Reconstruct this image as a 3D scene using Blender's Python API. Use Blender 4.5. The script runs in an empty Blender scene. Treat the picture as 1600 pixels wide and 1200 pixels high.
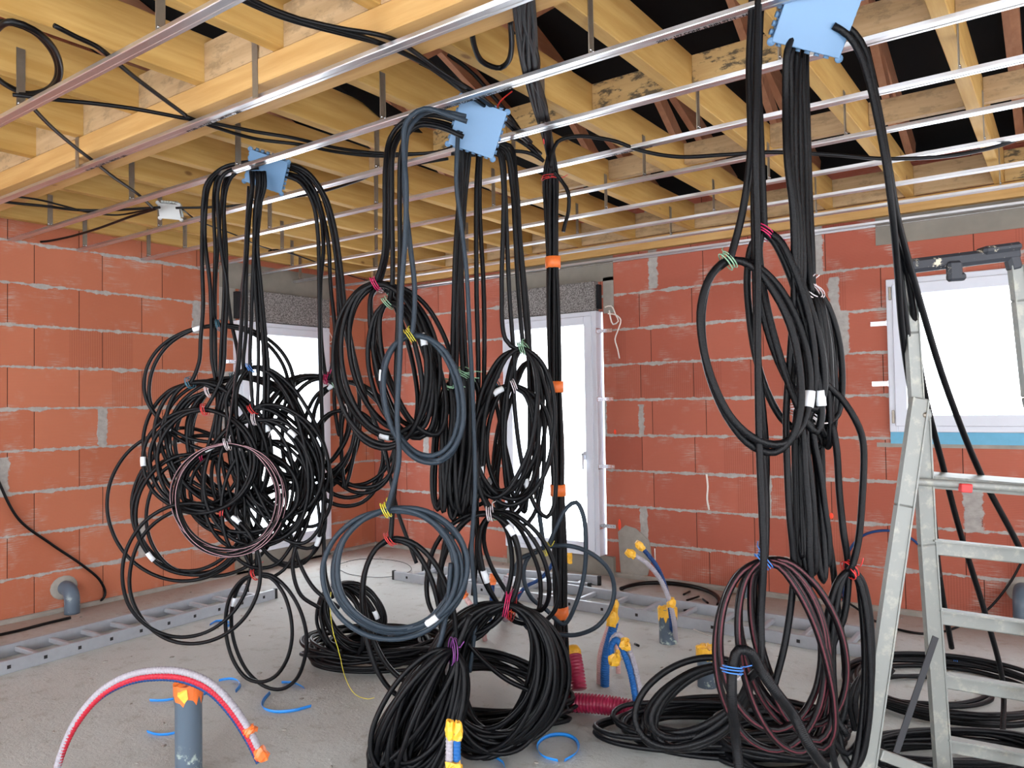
import bpy, bmesh, math, random
from mathutils import Vector, Matrix
R = random.Random(7)
sc = bpy.context.scene
COL = sc.collection

# ------------------------------------------------------------------ camera
CAM = Vector((6.1112, -5.9153, 1.477)); F = 1216.5
YAW, PIT, ROL = -0.6255, 0.0262, -0.0159
fwd = Vector((math.cos(PIT) * math.sin(YAW), math.cos(PIT) * math.cos(YAW), math.sin(PIT)))
r0 = Vector((math.cos(YAW), -math.sin(YAW), 0)); u0 = r0.cross(fwd)
rgt = math.cos(ROL) * r0 + math.sin(ROL) * u0
upv = -math.sin(ROL) * r0 + math.cos(ROL) * u0
cd = bpy.data.cameras.new('camera'); cam = bpy.data.objects.new('camera', cd); COL.objects.link(cam)
M = Matrix((rgt, upv, -fwd)).transposed().to_4x4(); M.translation = CAM
cam.matrix_world = M
cd.sensor_width = 36; cd.lens = F / 1600 * 36; cd.clip_start = 0.05
sc.camera = cam

# ------------------------------------------------------------------ light
W = bpy.data.worlds.new('overcast'); sc.world = W; W.use_nodes = True
W.node_tree.nodes['Background'].inputs[0].default_value = (0.90, 0.95, 1.0, 1)
W.node_tree.nodes['Background'].inputs[1].default_value = 3.5
sc.view_settings.view_transform = 'Standard'; sc.view_settings.look = 'None'
sc.view_settings.gamma = 1; sc.view_settings.exposure = 1.6
sc.cycles.max_bounces = 8; sc.cycles.diffuse_bounces = 5
sc.cycles.use_denoising = True

def area(name, loc, size, sizey, rot, power, colr=(0.95, 0.97, 1)):
    l = bpy.data.lights.new(name, 'AREA'); l.shape = 'RECTANGLE'; l.size = size; l.size_y = sizey
    l.energy = power; l.color = colr
    o = bpy.data.objects.new(name, l); COL.objects.link(o); o.location = loc; o.rotation_euler = rot
    return o

def ray(x, y):
    return fwd + (x - 800) / F * rgt - (y - 600) / F * upv
def at(x, y, d):
    return CAM + d * ray(x, y)
def hit(x, y, ax, v):
    q = ray(x, y); t = (v - CAM[ax]) / q[ax]; return CAM + t * q
def fl(x, y, z=0.0):
    return hit(x, y, 2, z)
def proj(P):
    q = P - CAM; k = q.dot(fwd); return (800 + F * q.dot(rgt) / k, 600 - F * q.dot(upv) / k, k)

# ------------------------------------------------------------------ materials
def s2l(c):
    return tuple((v / 255 / 12.92) if v / 255 <= .04045 else ((v / 255 + .055) / 1.055) ** 2.4 for v in c)
class NT:
    def __init__(s, name):
        s.m = bpy.data.materials.new(name); s.m.use_nodes = True; s.t = s.m.node_tree
        s.b = s.t.nodes['Principled BSDF']; s._c = None
    def n(s, ty, **k):
        o = s.t.nodes.new(ty)
        for a, v in k.items(): setattr(o, a, v)
        return o
    def put(s, inp, v):
        if isinstance(v, bpy.types.NodeSocket): s.t.links.new(v, inp)
        else: inp.default_value = v
    def m_(s, op, a, b=0.0, c=0.0):
        o = s.n('ShaderNodeMath', operation=op); s.put(o.inputs[0], a); s.put(o.inputs[1], b); s.put(o.inputs[2], c); return o.outputs[0]
    def mix(s, f, a, b):
        o = s.n('ShaderNodeMix', data_type='RGBA'); s.put(o.inputs[0], f)
        for i, v in ((6, a), (7, b)):
            s.put(o.inputs[i], v if isinstance(v, bpy.types.NodeSocket) else tuple(v) + (1,))
        return o.outputs[2]
    def obj(s):
        if not s._c: s._c = s.n('ShaderNodeTexCoord').outputs['Object']
        return s._c
    def vec(s, x, y, z):
        o = s.n('ShaderNodeCombineXYZ')
        for i, v in enumerate((x, y, z)): s.put(o.inputs[i], v)
        return o.outputs[0]
    def xyz(s, v=None):
        o = s.n('ShaderNodeSeparateXYZ'); s.t.links.new(v or s.obj(), o.inputs[0]); return o.outputs
    def scale(s, k, v=None):
        o = s.n('ShaderNodeVectorMath', operation='MULTIPLY'); s.t.links.new(v or s.obj(), o.inputs[0]); o.inputs[1].default_value = k; return o.outputs[0]
    def noise(s, v, sc_, det=3, rough=.55):
        o = s.n('ShaderNodeTexNoise'); s.t.links.new(v, o.inputs['Vector']); o.inputs['Scale'].default_value = sc_
        o.inputs['Detail'].default_value = det; o.inputs['Roughness'].default_value = rough; return o.outputs[0]
    def step(s, v, a, b):
        o = s.n('ShaderNodeMapRange', interpolation_type='SMOOTHSTEP'); s.put(o.inputs[0], v)
        s.put(o.inputs[1], a); s.put(o.inputs[2], b); return o.outputs[0]
    def white(s, x, y):
        o = s.n('ShaderNodeTexWhiteNoise', noise_dimensions='2D'); s.t.links.new(s.vec(x, y, 0.0), o.inputs[0]); return o.outputs[0]
    def out(s, col, rough=.6, metal=0.0, bump=None, bs=.3, bd=.01, spec=.5):
        s.put(s.b.inputs['Base Color'], col if isinstance(col, bpy.types.NodeSocket) else tuple(col) + (1,))
        s.put(s.b.inputs['Roughness'], rough); s.put(s.b.inputs['Metallic'], metal); s.b.inputs['Specular IOR Level'].default_value = spec
        if bump is not None:
            o = s.n('ShaderNodeBump'); o.inputs['Strength'].default_value = bs; o.inputs['Distance'].default_value = bd
            s.t.links.new(bump, o.inputs['Height']); s.t.links.new(o.outputs[0], s.b.inputs['Normal'])
        return s.m

def plain(name, c, rough=.5, metal=0.0, var=.12, sc_=14, spec=.5, bump=.0):
    t = NT(name); c = s2l(c); n = t.noise(t.obj(), sc_, 4)
    col = t.mix(n, [v * (1 - var) for v in c], [min(1, v * (1 + var)) for v in c])
    return t.out(col, rough, metal, n if bump else None, bump, .004, spec)

def brick(name, ax, L, o0, o1, ca, cb, extra):
    """hollow clay blocks: 30 cm courses, thick bed joints, thin dry head joints"""
    t = NT(name); X = t.xyz(); u = X[ax]; v = X[2]
    n1 = t.noise(t.obj(), 5, 4); n2 = t.noise(t.obj(), 23, 4, .6); n3 = t.noise(t.obj(), 1.6, 3)
    wob = t.m_('MULTIPLY', t.m_('SUBTRACT', n1, .5), .018)
    vv = t.m_('DIVIDE', t.m_('ADD', v, wob), .3); row = t.m_('FLOOR', vv); fz = t.m_('FRACT', vv)
    dh = t.m_('MULTIPLY', t.m_('MINIMUM', fz, t.m_('SUBTRACT', 1.0, fz)), .3)
    par = t.m_('FLOORED_MODULO', row, 2.0)
    off = t.m_('ADD', t.m_('MULTIPLY', par, o1 - o0), o0)
    uu = t.m_('DIVIDE', t.m_('SUBTRACT', u, off), L); col = t.m_('ROUND', uu)
    w1 = t.white(row, col); w2 = t.white(t.m_('ADD', row, 31.7), col)
    du = t.m_('MULTIPLY', t.m_('ABSOLUTE', t.m_('SUBTRACT', uu, col)), L)
    cell = t.m_('FLOOR', uu); w3 = t.white(t.m_('ADD', row, 77.3), cell)
    # bed mortar
    wid = t.m_('ADD', .002, t.m_('MULTIPLY', t.step(n1, .35, .8), .017))
    bed = t.m_('SUBTRACT', 1.0, t.step(t.m_('SUBTRACT', dh, t.m_('MULTIPLY', t.m_('SUBTRACT', n2, .5), .03)), wid, t.m_('ADD', wid, .006)))
    # some head joints are filled wide with mortar
    wide = t.m_('GREATER_THAN', w1, .94)
    hw = t.m_('MULTIPLY', wide, t.m_('ADD', .018, t.m_('MULTIPLY', n1, .03)))
    head = t.m_('MULTIPLY', wide, t.m_('SUBTRACT', 1.0, t.step(t.m_('SUBTRACT', du, t.m_('MULTIPLY', t.m_('SUBTRACT', n2, .5), .05)), hw, t.m_('ADD', hw, .007))))
    mort = t.m_('MAXIMUM', bed, head)
    for (u_, v0, v1, wd) in extra:      # mortar filled vertical seams
        d = t.m_('ABSOLUTE', t.m_('SUBTRACT', u, u_)); d = t.m_('SUBTRACT', d, t.m_('MULTIPLY', t.m_('SUBTRACT', n2, .5), .07))
        k = t.m_('SUBTRACT', 1.0, t.step(d, wd, wd + .012))
        k = t.m_('MULTIPLY', k, t.m_('MULTIPLY', t.m_('GREATER_THAN', v, v0), t.m_('LESS_THAN', v, v1)))
        mort = t.m_('MAXIMUM', mort, k)
    # dry joint line
    dry = t.m_('MULTIPLY', t.m_('SUBTRACT', 1.0, t.step(du, .0012, .0035)), t.m_('SUBTRACT', 1.0, mort))
    # mortar drag smears, broken by the combing of the blocks
    sv = t.noise(t.scale((3, 3, 60)), 2.2, 4, .7)
    smear = t.m_('MULTIPLY', t.step(t.noise(t.obj(), 3.3, 5, .62), .50, .68), t.step(sv, .44, .62))
    near = t.m_('SUBTRACT', 1.0, t.step(t.m_('MINIMUM', dh, du), .02, .13))
    smear = t.m_('MULTIPLY', smear, t.m_('ADD', .08, t.m_('MULTIPLY', near, .8)))
    tint = t.m_('ADD', t.m_('MULTIPLY', w3, .6), t.m_('MULTIPLY', n3, .4))
    bc = t.mix(tint, s2l(ca), s2l(cb))
    comb = t.m_('SINE', t.m_('MULTIPLY', v, 2 * math.pi / .011))
    bc = t.mix(t.m_('MULTIPLY', t.m_('ADD', comb, 1.0), .05), bc, s2l((70, 30, 22)))
    grooved = t.m_('MULTIPLY', t.m_('GREATER_THAN', w2, .84), t.m_('SUBTRACT', 1.0, mort))
    vcomb = t.m_('SINE', t.m_('MULTIPLY', u, 2 * math.pi / .017))
    bc = t.mix(t.m_('MULTIPLY', grooved, t.m_('MULTIPLY', t.m_('ADD', vcomb, 1.0), .12)), bc, s2l((95, 48, 40)))
    bc = t.mix(smear, bc, s2l((176, 164, 156)))
    bc = t.mix(dry, bc, s2l((52, 26, 20)))
    mc = t.mix(n2, s2l((128, 124, 120)), s2l((186, 182, 178)))
    colr = t.mix(mort, bc, mc)
    h = t.m_('ADD', t.m_('MULTIPLY', mort, t.m_('MULTIPLY', n2, 1.0)), t.m_('MULTIPLY', comb, .06))
    h = t.m_('SUBTRACT', h, t.m_('MULTIPLY', dry, .8))
    return t.out(colr, .85, 0.0, h, .5, .008, .2)

def wood(name, ax, a, b, mould=0.0, knots=True):
    t = NT(name); k = [22, 22, 22]; k[ax] = 1.6
    oi = t.n('ShaderNodeObjectInfo').outputs['Random']
    ob = t.n('ShaderNodeVectorMath', operation='ADD'); t.t.links.new(t.obj(), ob.inputs[0])
    t.t.links.new(t.vec(t.m_('MULTIPLY', oi, 37.0), t.m_('MULTIPLY', oi, 11.0), t.m_('MULTIPLY', oi, 5.0)), ob.inputs[1])
    v = ob.outputs[0]
    g = t.noise(t.scale(tuple(k), v), 1.0, 5, .6); g2 = t.noise(v, 1.3, 3)
    c = t.mix(t.step(g, .3, .72), s2l(a), s2l(b))
    c = t.mix(t.m_('MULTIPLY', g2, .35), c, [x * .72 for x in s2l(a)])
    if knots:
        kk = [5, 5, 5]; kk[ax] = 2.6
        vo = t.n('ShaderNodeTexVoronoi'); vo.inputs['Scale'].default_value = 1.0; t.t.links.new(t.scale(tuple(kk), v), vo.inputs['Vector'])
        kn = t.m_('SUBTRACT', 1.0, t.step(vo.outputs['Distance'], .035, .10))
        c = t.mix(t.m_('MULTIPLY', kn, .7), c, s2l((96, 55, 28)))
    if mould:
        mo = t.step(t.noise(t.scale((7, 7, 16), v), 1.4, 6, .72), .5, .62)
        c = t.mix(t.m_('MULTIPLY', mo, mould), c, s2l((62, 58, 48)))
    return t.out(c, .62, 0.0, g, .12, .003, .3)

MB = {}
MB['brick_left'] = brick('clay_block_orange', 1, .49, -2.39, -2.565, (170, 98, 72), (190, 118, 90),
    [(-2.08, 2.13, 2.39, .035), (-1.78, 1.2, 1.8, .05), (-3.6, .9, 1.16, .06)])
MB['brick_right'] = brick('clay_block_red', 0, .466, 3.27, 3.17, (158, 84, 68), (182, 106, 86),
    [(3.30, 2.42, 2.76, .035), (4.60, 2.40, 2.76, .045), (4.72, 2.1, 2.36, .03), (4.76, 1.8, 2.1, .05), (3.17, 1.2, 1.46, .018), (0.75, .95, 1.2, .03), (5.55, .6, .95, .05)])
MB['conc'] = plain('lintel_concrete', (128, 123, 114), .9, var=.3, sc_=5, spec=.2, bump=.4)
MB['mortar'] = plain('mortar_grey', (150, 145, 138), .9, var=.3, sc_=12, spec=.2, bump=.6)
t = NT('slab_concrete')
n1 = t.noise(t.obj(), 1.1, 5, .6); n2 = t.noise(t.obj(), 9, 6, .7); n3 = t.noise(t.obj(), 60, 3, .7)
c = t.mix(n1, s2l((164, 166, 162)), s2l((199, 201, 199)))
c = t.mix(t.m_('MULTIPLY', t.step(n2, .52, .72), .55), c, s2l((140, 130, 118)))
c = t.mix(t.m_('MULTIPLY', t.step(n3, .62, .75), .35), c, s2l((110, 100, 90)))
wx = t.xyz()
dl = t.step(t.m_('SUBTRACT', t.m_('MINIMUM', wx[0], t.m_('MULTIPLY', wx[1], -1.0)), t.m_('MULTIPLY', n2, .5)), -.1, .5)
c = t.mix(t.m_('MULTIPLY', t.m_('SUBTRACT', 1.0, dl), .55), c, s2l((150, 118, 98)))
hh = t.m_('ADD', t.m_('MULTIPLY', n2, .7), t.m_('MULTIPLY', n3, .3))
MB['floor'] = t.out(c, .85, 0.0, hh, .6, .02, .25)
MB['joist'] = wood('spruce_joist', 1, (182, 142, 76), (206, 169, 104))
MB['beam'] = wood('spruce_beam', 0, (186, 144, 86), (208, 168, 110))
MB['block'] = wood('spruce_block', 0, (166, 136, 98), (192, 162, 124), .3)
MB['mould'] = wood('mouldy_block', 0, (176, 142, 92), (200, 166, 112), .9, False)
MB['rafter'] = wood('treated_rafter', 1, (184, 132, 102), (204, 154, 122))
MB['web'] = wood('treated_web', 2, (184, 132, 102), (204, 154, 122))
MB['membrane'] = plain('roof_underlay_black', (17, 17, 19), .85, var=.2, spec=.2)
t = NT('galvanised_steel'); n = t.noise(t.scale((3, 40, 40)), 3, 3)
MB['steel'] = t.out(t.mix(n, (.60, .61, .64), (.74, .75, .78)), t.m_('ADD', .24, t.m_('MULTIPLY', n, .18)), .95)
MB['hang'] = plain('hanger_steel', (150, 142, 130), .42, .8, .2, 30)
MB['screw'] = plain('zinc_screw', (205, 205, 210), .25, .95)
MB['alu'] = plain('ladder_aluminium', (160, 164, 170), .5, .25, .15, 20)
t = NT('stepladder_aluminium'); n = t.noise(t.obj(), 18, 5, .7)
MB['alu2'] = t.out(t.mix(t.m_('MULTIPLY', t.step(n, .5, .68), .6), s2l((132, 135, 132)), s2l((166, 164, 152))), .5, .3, n, .15, .003)
MB['capplast'] = (lambda t: t.out(t.mix(t.step(t.noise(t.obj(), 20, 5, .7), .60, .66), s2l((40, 44, 52)), s2l((196, 190, 168))), .55))(NT('black_plastic_splashed'))
MB['hole'] = plain('black_rubber', (14, 14, 16), .7)
MB['strap'] = plain('dark_webbing', (44, 45, 49), .8)

def conduit(name, c, rough=.36, ribs=.25, stripe=None):
    t = NT(name); uv = t.n('ShaderNodeTexCoord').outputs['UV']; X = t.xyz(uv)
    col = s2l(c)
    if stripe:
        s = t.m_('GREATER_THAN', t.m_('FRACT', t.m_('MULTIPLY', X[1], 2.0)), .84)
        col = t.mix(s, col, s2l(stripe))
    w = t.m_('SINE', t.m_('MULTIPLY', X[0], 2 * math.pi / .0048))
    return t.out(col, rough, 0.0, w, ribs, .001, .22)
MB['black'] = conduit('black_conduit', (7, 8, 12), .42)
MB['black2'] = conduit('black_cable_smooth', (8, 8, 10), .4, 0.02)
MB['grey'] = conduit('slate_conduit', (44, 54, 64))
MB['pinkstripe'] = conduit('black_conduit_pink_stripe', (9, 8, 11), .4, .25, (180, 140, 148))
MB['redstripe'] = conduit('black_conduit_red_stripe', (12, 8, 11), .38, .2, (84, 38, 46))  # dark sheath with reddish stripes along it
MB['white'] = conduit('white_conduit', (158, 154, 162), .45)
MB['pinkc'] = conduit('pale_pink_conduit', (208, 168, 166), .4)
MB['redc'] = conduit('red_conduit', (176, 40, 56), .4)
MB['blue'] = conduit('blue_conduit', (30, 90, 155), .4)
MB['navy'] = conduit('navy_conduit', (30, 62, 112), .4)
MB['crimson'] = plain('crimson_sheath', (150, 30, 66), .35, var=.15)
MB['pvc'] = (lambda t: t.out(t.mix(t.m_('MULTIPLY', t.step(t.noise(t.obj(), 16, 5, .7), .55, .65), t.m_('SUBTRACT', 1.0, t.step(t.xyz()[2], .05, .16))), s2l((82, 96, 110)), s2l((176, 190, 180))), .4))(NT('grey_pvc_pipe'))
MB['yellow'] = plain('yellow_tape', (236, 178, 52), .4, var=.25, sc_=60, bump=.5)
MB['orange'] = plain('orange_tape', (232, 116, 52), .4, var=.25, sc_=40, bump=.4)
MB['tag'] = plain('white_tag', (222, 226, 232), .5, var=.03)
MB['boxblue'] = plain('blue_plastic', (100, 136, 172), .45, var=.06, sc_=6)
MB['boxgrey'] = plain('pale_grey_plastic', (196, 200, 200), .45, var=.05)
MB['strapblue'] = plain('blue_strapping', (40, 136, 220), .35, var=.1)
MB['frame'] = plain('white_upvc', (206, 210, 220), .35, var=.02)
MB['fibre'] = (lambda t: t.out(t.mix(t.step(t.noise(t.obj(), 90, 3, .7), .4, .62), s2l((92, 88, 86)), s2l((150, 146, 144))), .95, 0.0, t.noise(t.obj(), 60, 3), .5, .004, .1))(NT('wood_wool_fibre'))
MB['foamblue'] = plain('blue_insulation', (104, 170, 200), .7, var=.15)
MB['blackfoam'] = plain('black_foam', (20, 20, 24), .9)
MB['ink'] = plain('black_ink', (28, 28, 30), .7)
MB['wirew'] = plain('white_wire', (222, 214, 206), .4)
t = NT('clear_glass'); tr = t.n('ShaderNodeBsdfTransparent'); tr.inputs[0].default_value = (.97, .98, .98, 1)
gl = t.n('ShaderNodeBsdfGlossy'); gl.inputs['Roughness'].default_value = .03; mx = t.n('ShaderNodeMixShader'); mx.inputs[0].default_value = .06
t.t.links.new(tr.outputs[0], mx.inputs[1]); t.t.links.new(gl.outputs[0], mx.inputs[2])
t.t.links.new(mx.outputs[0], t.t.nodes['Material Output'].inputs[0]); MB['glass'] = t.m
TIE = {k: plain('tie_' + k, c, .4) for k, c in dict(crimson=(190, 30, 90), green=(130, 170, 140), yellow=(214, 200, 60), red=(205, 50, 50), teal=(60, 110, 130), blue=(60, 120, 200), white=(215, 205, 210), purple=(120, 60, 130), orange=(220, 90, 50)).items()}

# ------------------------------------------------------------------ builders
def link(name, me, mat, parent=None, **props):
    o = bpy.data.objects.new(name, me); COL.objects.link(o)
    if mat and hasattr(me, 'materials'): me.materials.append(MB.get(mat) or TIE.get(mat[4:]) if isinstance(mat, str) else mat)
    if parent: o.parent = parent
    for k, v in props.items(): o[k] = v
    return o
def thing(name, label, cat, group=None, loc=None):
    o = bpy.data.objects.new(name, None); COL.objects.link(o); o.empty_display_size = .1
    if loc is not None: o.location = loc
    o['label'] = label; o['category'] = cat
    if group: o['group'] = group
    return o
def place(ch, parent):
    """keep the child where it was built although its parent sits elsewhere"""
    ch.parent = parent; ch.matrix_parent_inverse = Matrix.Translation(parent.location).inverted(); return ch
def tagp(o, label, cat, group=None):
    o['label'] = label; o['category'] = cat
    if group: o['group'] = group
    return o
def bmobj(name, bm, mat, parent=None, smooth=False, **p):
    me = bpy.data.meshes.new(name); bmesh.ops.recalc_face_normals(bm, faces=bm.faces); bm.to_mesh(me); bm.free()
    if smooth: me.polygons.foreach_set('use_smooth', [True] * len(me.polygons))
    o = link(name, me, mat, None, **p)
    if parent: place(o, parent)
    return o
def bbox(bm, x0, x1, y0, y1, z0, z1, bev=0.0, mtx=None):
    vs = [bm.verts.new((x, y, z)) for x in (x0, x1) for y in (y0, y1) for z in (z0, z1)]
    fs = [bm.faces.new([vs[i] for i in q]) for q in ((0, 1, 3, 2), (4, 6, 7, 5), (0, 4, 5, 1), (2, 3, 7, 6), (0, 2, 6, 4), (1, 5, 7, 3))]
    if bev:
        es = list({e for f in fs for e in f.edges}); r = bmesh.ops.bevel(bm, geom=es, offset=bev, segments=1, affect='EDGES')
        vs = list({v for f in r['faces'] for v in f.verts} | {v for v in vs if v.is_valid})
    if mtx is not None: bmesh.ops.transform(bm, matrix=mtx, verts=[v for v in vs if v.is_valid])
    return vs
def box(name, b, mat, parent=None, bev=0.0, mtx=None, **p):
    bm = bmesh.new(); bbox(bm, *b, bev=bev, mtx=mtx); return bmobj(name, bm, mat, parent, **p)
def bar(bm, A, B, w, h, up=Vector((0, 0, 1)), bev=0.0):
    """box from A to B, w across, h along up"""
    A = Vector(A); B = Vector(B); d = B - A; L = d.length; z = d.normalized(); x = z.cross(up).normalized(); y = x.cross(z)
    m = Matrix((x, y, z)).transposed().to_4x4(); m.translation = A
    return bbox(bm, -w / 2, w / 2, -h / 2, h / 2, 0, L, bev, m)

def catmull(P, stp=.022):
    P = [Vector(p) for p in P]; Q = [P[0]]
    for p in P[1:]:
        if (p - Q[-1]).length > 1e-4: Q.append(p)
    P = Q; out = []
    if len(P) < 3: 
        n = max(2, int((P[1] - P[0]).length / stp)); return [P[0].lerp(P[1], i / n) for i in range(n + 1)]
    E = [2 * P[0] - P[1]] + P + [2 * P[-1] - P[-2]]
    for i in range(1, len(E) - 2):
        a, b, c, d = E[i - 1:i + 3]; n = max(2, int((c - b).length / stp))
        t0 = 0; t1 = max(1e-6, (b - a).length ** .5); t2 = t1 + (c - b).length ** .5; t3 = t2 + max(1e-6, (d - c).length ** .5)
        for k in range(n):
            t = t1 + (t2 - t1) * k / n
            A1 = a * ((t1 - t) / t1) + b * (t / t1); A2 = b * ((t2 - t) / (t2 - t1)) + c * ((t - t1) / (t2 - t1)); A3 = c * ((t3 - t) / (t3 - t2)) + d * ((t - t2) / (t3 - t2))
            B1 = A1 * ((t2 - t) / t2) + A2 * (t / t2); B2 = A2 * ((t3 - t) / (t3 - t1)) + A3 * ((t - t1) / (t3 - t1))
            out.append(B1 * ((t2 - t) / (t2 - t1)) + B2 * ((t - t1) / (t2 - t1)))
    out.append(P[-1]); return out
def tube_data(S, r, sides=8, ribs=None, V=None, Fc=None, UV=None):
    V = [] if V is None else V; Fc = [] if Fc is None else Fc; UV = [] if UV is None else UV
    base = len(V); tan = []
    for i in range(len(S)):
        tan.append((S[min(i + 1, len(S) - 1)] - S[max(i - 1, 0)]).normalized())
    n = tan[0].orthogonal().normalized(); ln = 0
    for i, p in enumerate(S):
        if i:
            n = (n - tan[i] * n.dot(tan[i])); n = n.normalized() if n.length > 1e-6 else tan[i].orthogonal().normalized()
            ln += (p - S[i - 1]).length
        b = tan[i].cross(n); rr = r(i, ln) if callable(r) else r
        for k in range(sides):
            a = 2 * math.pi * k / sides; V.append(p + (n * math.cos(a) + b * math.sin(a)) * rr)
        if i:
            q = base + (i - 1) * sides
            l0 = ln - (p - S[i - 1]).length
            for k in range(sides):
                k2 = (k + 1) % sides; Fc.append((q + k, q + k2, q + sides + k2, q + sides + k))
                UV += [l0, k / sides, l0, (k + 1) / sides, ln, (k + 1) / sides, ln, k / sides]
    for q, rev in ((base, True), (base + (len(S) - 1) * sides, False)):
        f = tuple(q + k for k in range(sides)); Fc.append(f[::-1] if rev else f); UV += [0, 0] * sides
    return V, Fc, UV
def tube(name, P, r, mat, parent=None, sides=8, stp=.022, raw=False, **p):
    S = P if raw else catmull(P, stp)
    V, Fc, UV = tube_data(S, r, sides)
    me = bpy.data.meshes.new(name); me.from_pydata(V, [], Fc); u = me.uv_layers.new(name='UVMap'); u.data.foreach_set('uv', UV)
    me.polygons.foreach_set('use_smooth', [True] * len(me.polygons))
    o = link(name, me, mat, None, **p)
    if parent: place(o, parent)
    return o
def tubes(name, paths, r, mat, parent=None, sides=6, stp=.022, raw=False, **p):
    V, Fc, UV = [], [], []
    for P in paths: tube_data(P if raw else catmull(P, stp), r, sides, None, V, Fc, UV)
    me = bpy.data.meshes.new(name); me.from_pydata(V, [], Fc); u = me.uv_layers.new(name='UVMap'); u.data.foreach_set('uv', UV)
    me.polygons.foreach_set('use_smooth', [True] * len(me.polygons))
    o = link(name, me, mat, None, **p)
    if parent: place(o, parent)
    return o

# ------------------------------------------------------------------ the room
def wall(name, ax, a0, a1, t0, t1, z1, holes, mat):
    bm = bmesh.new(); xs = sorted({a0, a1} | {h[i] for h in holes for i in (0, 1)}); zs = sorted({-.02, z1} | {h[i] for h in holes for i in (2, 3)})
    inh = lambda a, b: any(h[0] - 1e-5 < a < h[1] + 1e-5 and h[2] - 1e-5 < b < h[3] + 1e-5 for h in holes)
    def quad(*c):
        bm.faces.new([bm.verts.new((u, t, z) if ax == 0 else (t, u, z)) for u, t, z in c])
    for i in range(len(xs) - 1):
        for j in range(len(zs) - 1):
            if inh((xs[i] + xs[i + 1]) / 2, (zs[j] + zs[j + 1]) / 2): continue
            for t in (t0, t1): quad((xs[i], t, zs[j]), (xs[i + 1], t, zs[j]), (xs[i + 1], t, zs[j + 1]), (xs[i], t, zs[j + 1]))
    for h in holes:
        for u in h[:2]: quad((u, t0, h[2]), (u, t1, h[2]), (u, t1, h[3]), (u, t0, h[3]))
        for z in h[2:]: quad((h[0], t0, z), (h[1], t0, z), (h[1], t1, z), (h[0], t1, z))
    for u in (a0, a1): quad((u, t0, -.02), (u, t1, -.02), (u, t1, z1), (u, t0, z1))
    quad((a0, t0, z1), (a1, t0, z1), (a1, t1, z1), (a0, t1, z1))
    bmesh.ops.remove_doubles(bm, verts=bm.verts, dist=1e-5)
    return bmobj(name, bm, mat, kind='structure')
box('floor', (-.25, 9.0, -9.0, .25, -.2, 0), 'floor', kind='structure')
LW = (-1.70, -.66, .17, 2.27); RW = (1.80, 2.82, .17, 2.27); W3 = (5.07, 6.45, 1.245, 2.30)
wall('wall_left', 1, -9.0, .22, -.22, 0, 6.3, [LW], 'brick_left')
wall('wall_right', 0, 0, 9.0, 0, .22, 3.12, [RW, W3], 'brick_right')
wall('wall_unseen_back', 0, 0, 8.8, -8.7, -8.48, 5.6, [(.8, 3.6, .0, 2.35), (4.4, 7.8, .0, 2.35)], 'brick_right')  # unseen wall behind the camera, added so daylight enters only low down
wall('wall_unseen_side', 1, -8.7, 0, 8.6, 8.8, 5.6, [(-7.6, -4.6, .0, 2.35), (-3.4, -1.0, .9, 2.3)], 'brick_left')  # unseen wall, added to keep side light off the joists above its openings
# concrete lintels, sills, corner fillings (flush with the wall faces, proud by millimetres)
box('trim_1', (-.05, .006, -1.86, -.60, 2.56, 2.80), 'conc', kind='structure')
box('trim_2', (1.72, 2.93, -.006, .05, 2.53, 2.80), 'conc', kind='structure')
box('trim_3', (5.01, 6.7, -.006, .05, 2.55, 2.78), 'conc', kind='structure')
box('trim_4', (-.2, .03, -1.72, -.64, 0, .165), 'conc', kind='structure')
box('trim_5', (1.78, 2.90, -.04, .2, 0, .165), 'conc', kind='structure')
box('trim_6', (2.83, 2.93, -.006, .05, 2.25, 2.56), 'mortar', kind='structure')
box('trim_7', (-.05, .006, -1.86, -1.70, 2.27, 2.56), 'mortar', kind='structure')
box('trim_8', (5.07, 6.5, -.008, .05, 1.165, 1.245), 'foamblue', kind='structure')
box('trim_9', (4.98, 6.5, -.004, .05, 1.14, 1.17), 'mortar', kind='structure')
# mortar patch at the foot of the right door
bm = bmesh.new(); pts = [(2.95, .02), (3.2, .04), (3.24, .2), (3.22, .33), (3.1, .42), (3.0, .44), (2.93, .38)]
f = bm.faces.new([bm.verts.new((x, -.007, z)) for x, z in pts]); e = bmesh.ops.extrude_face_region(bm, geom=[f])
bmesh.ops.translate(bm, vec=(0, .03, 0), verts=[v for v in e['geom'] if isinstance(v, bmesh.types.BMVert)])
bmobj('trim_10', bm, 'mortar', kind='structure')
box('baseboard_right', (0, 9, -.03, .02, -.01, .035), 'mortar', kind='structure', bev=.01)
box('baseboard_left', (-.02, .03, -9, 0, -.01, .03), 'mortar', kind='structure', bev=.01)

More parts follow.
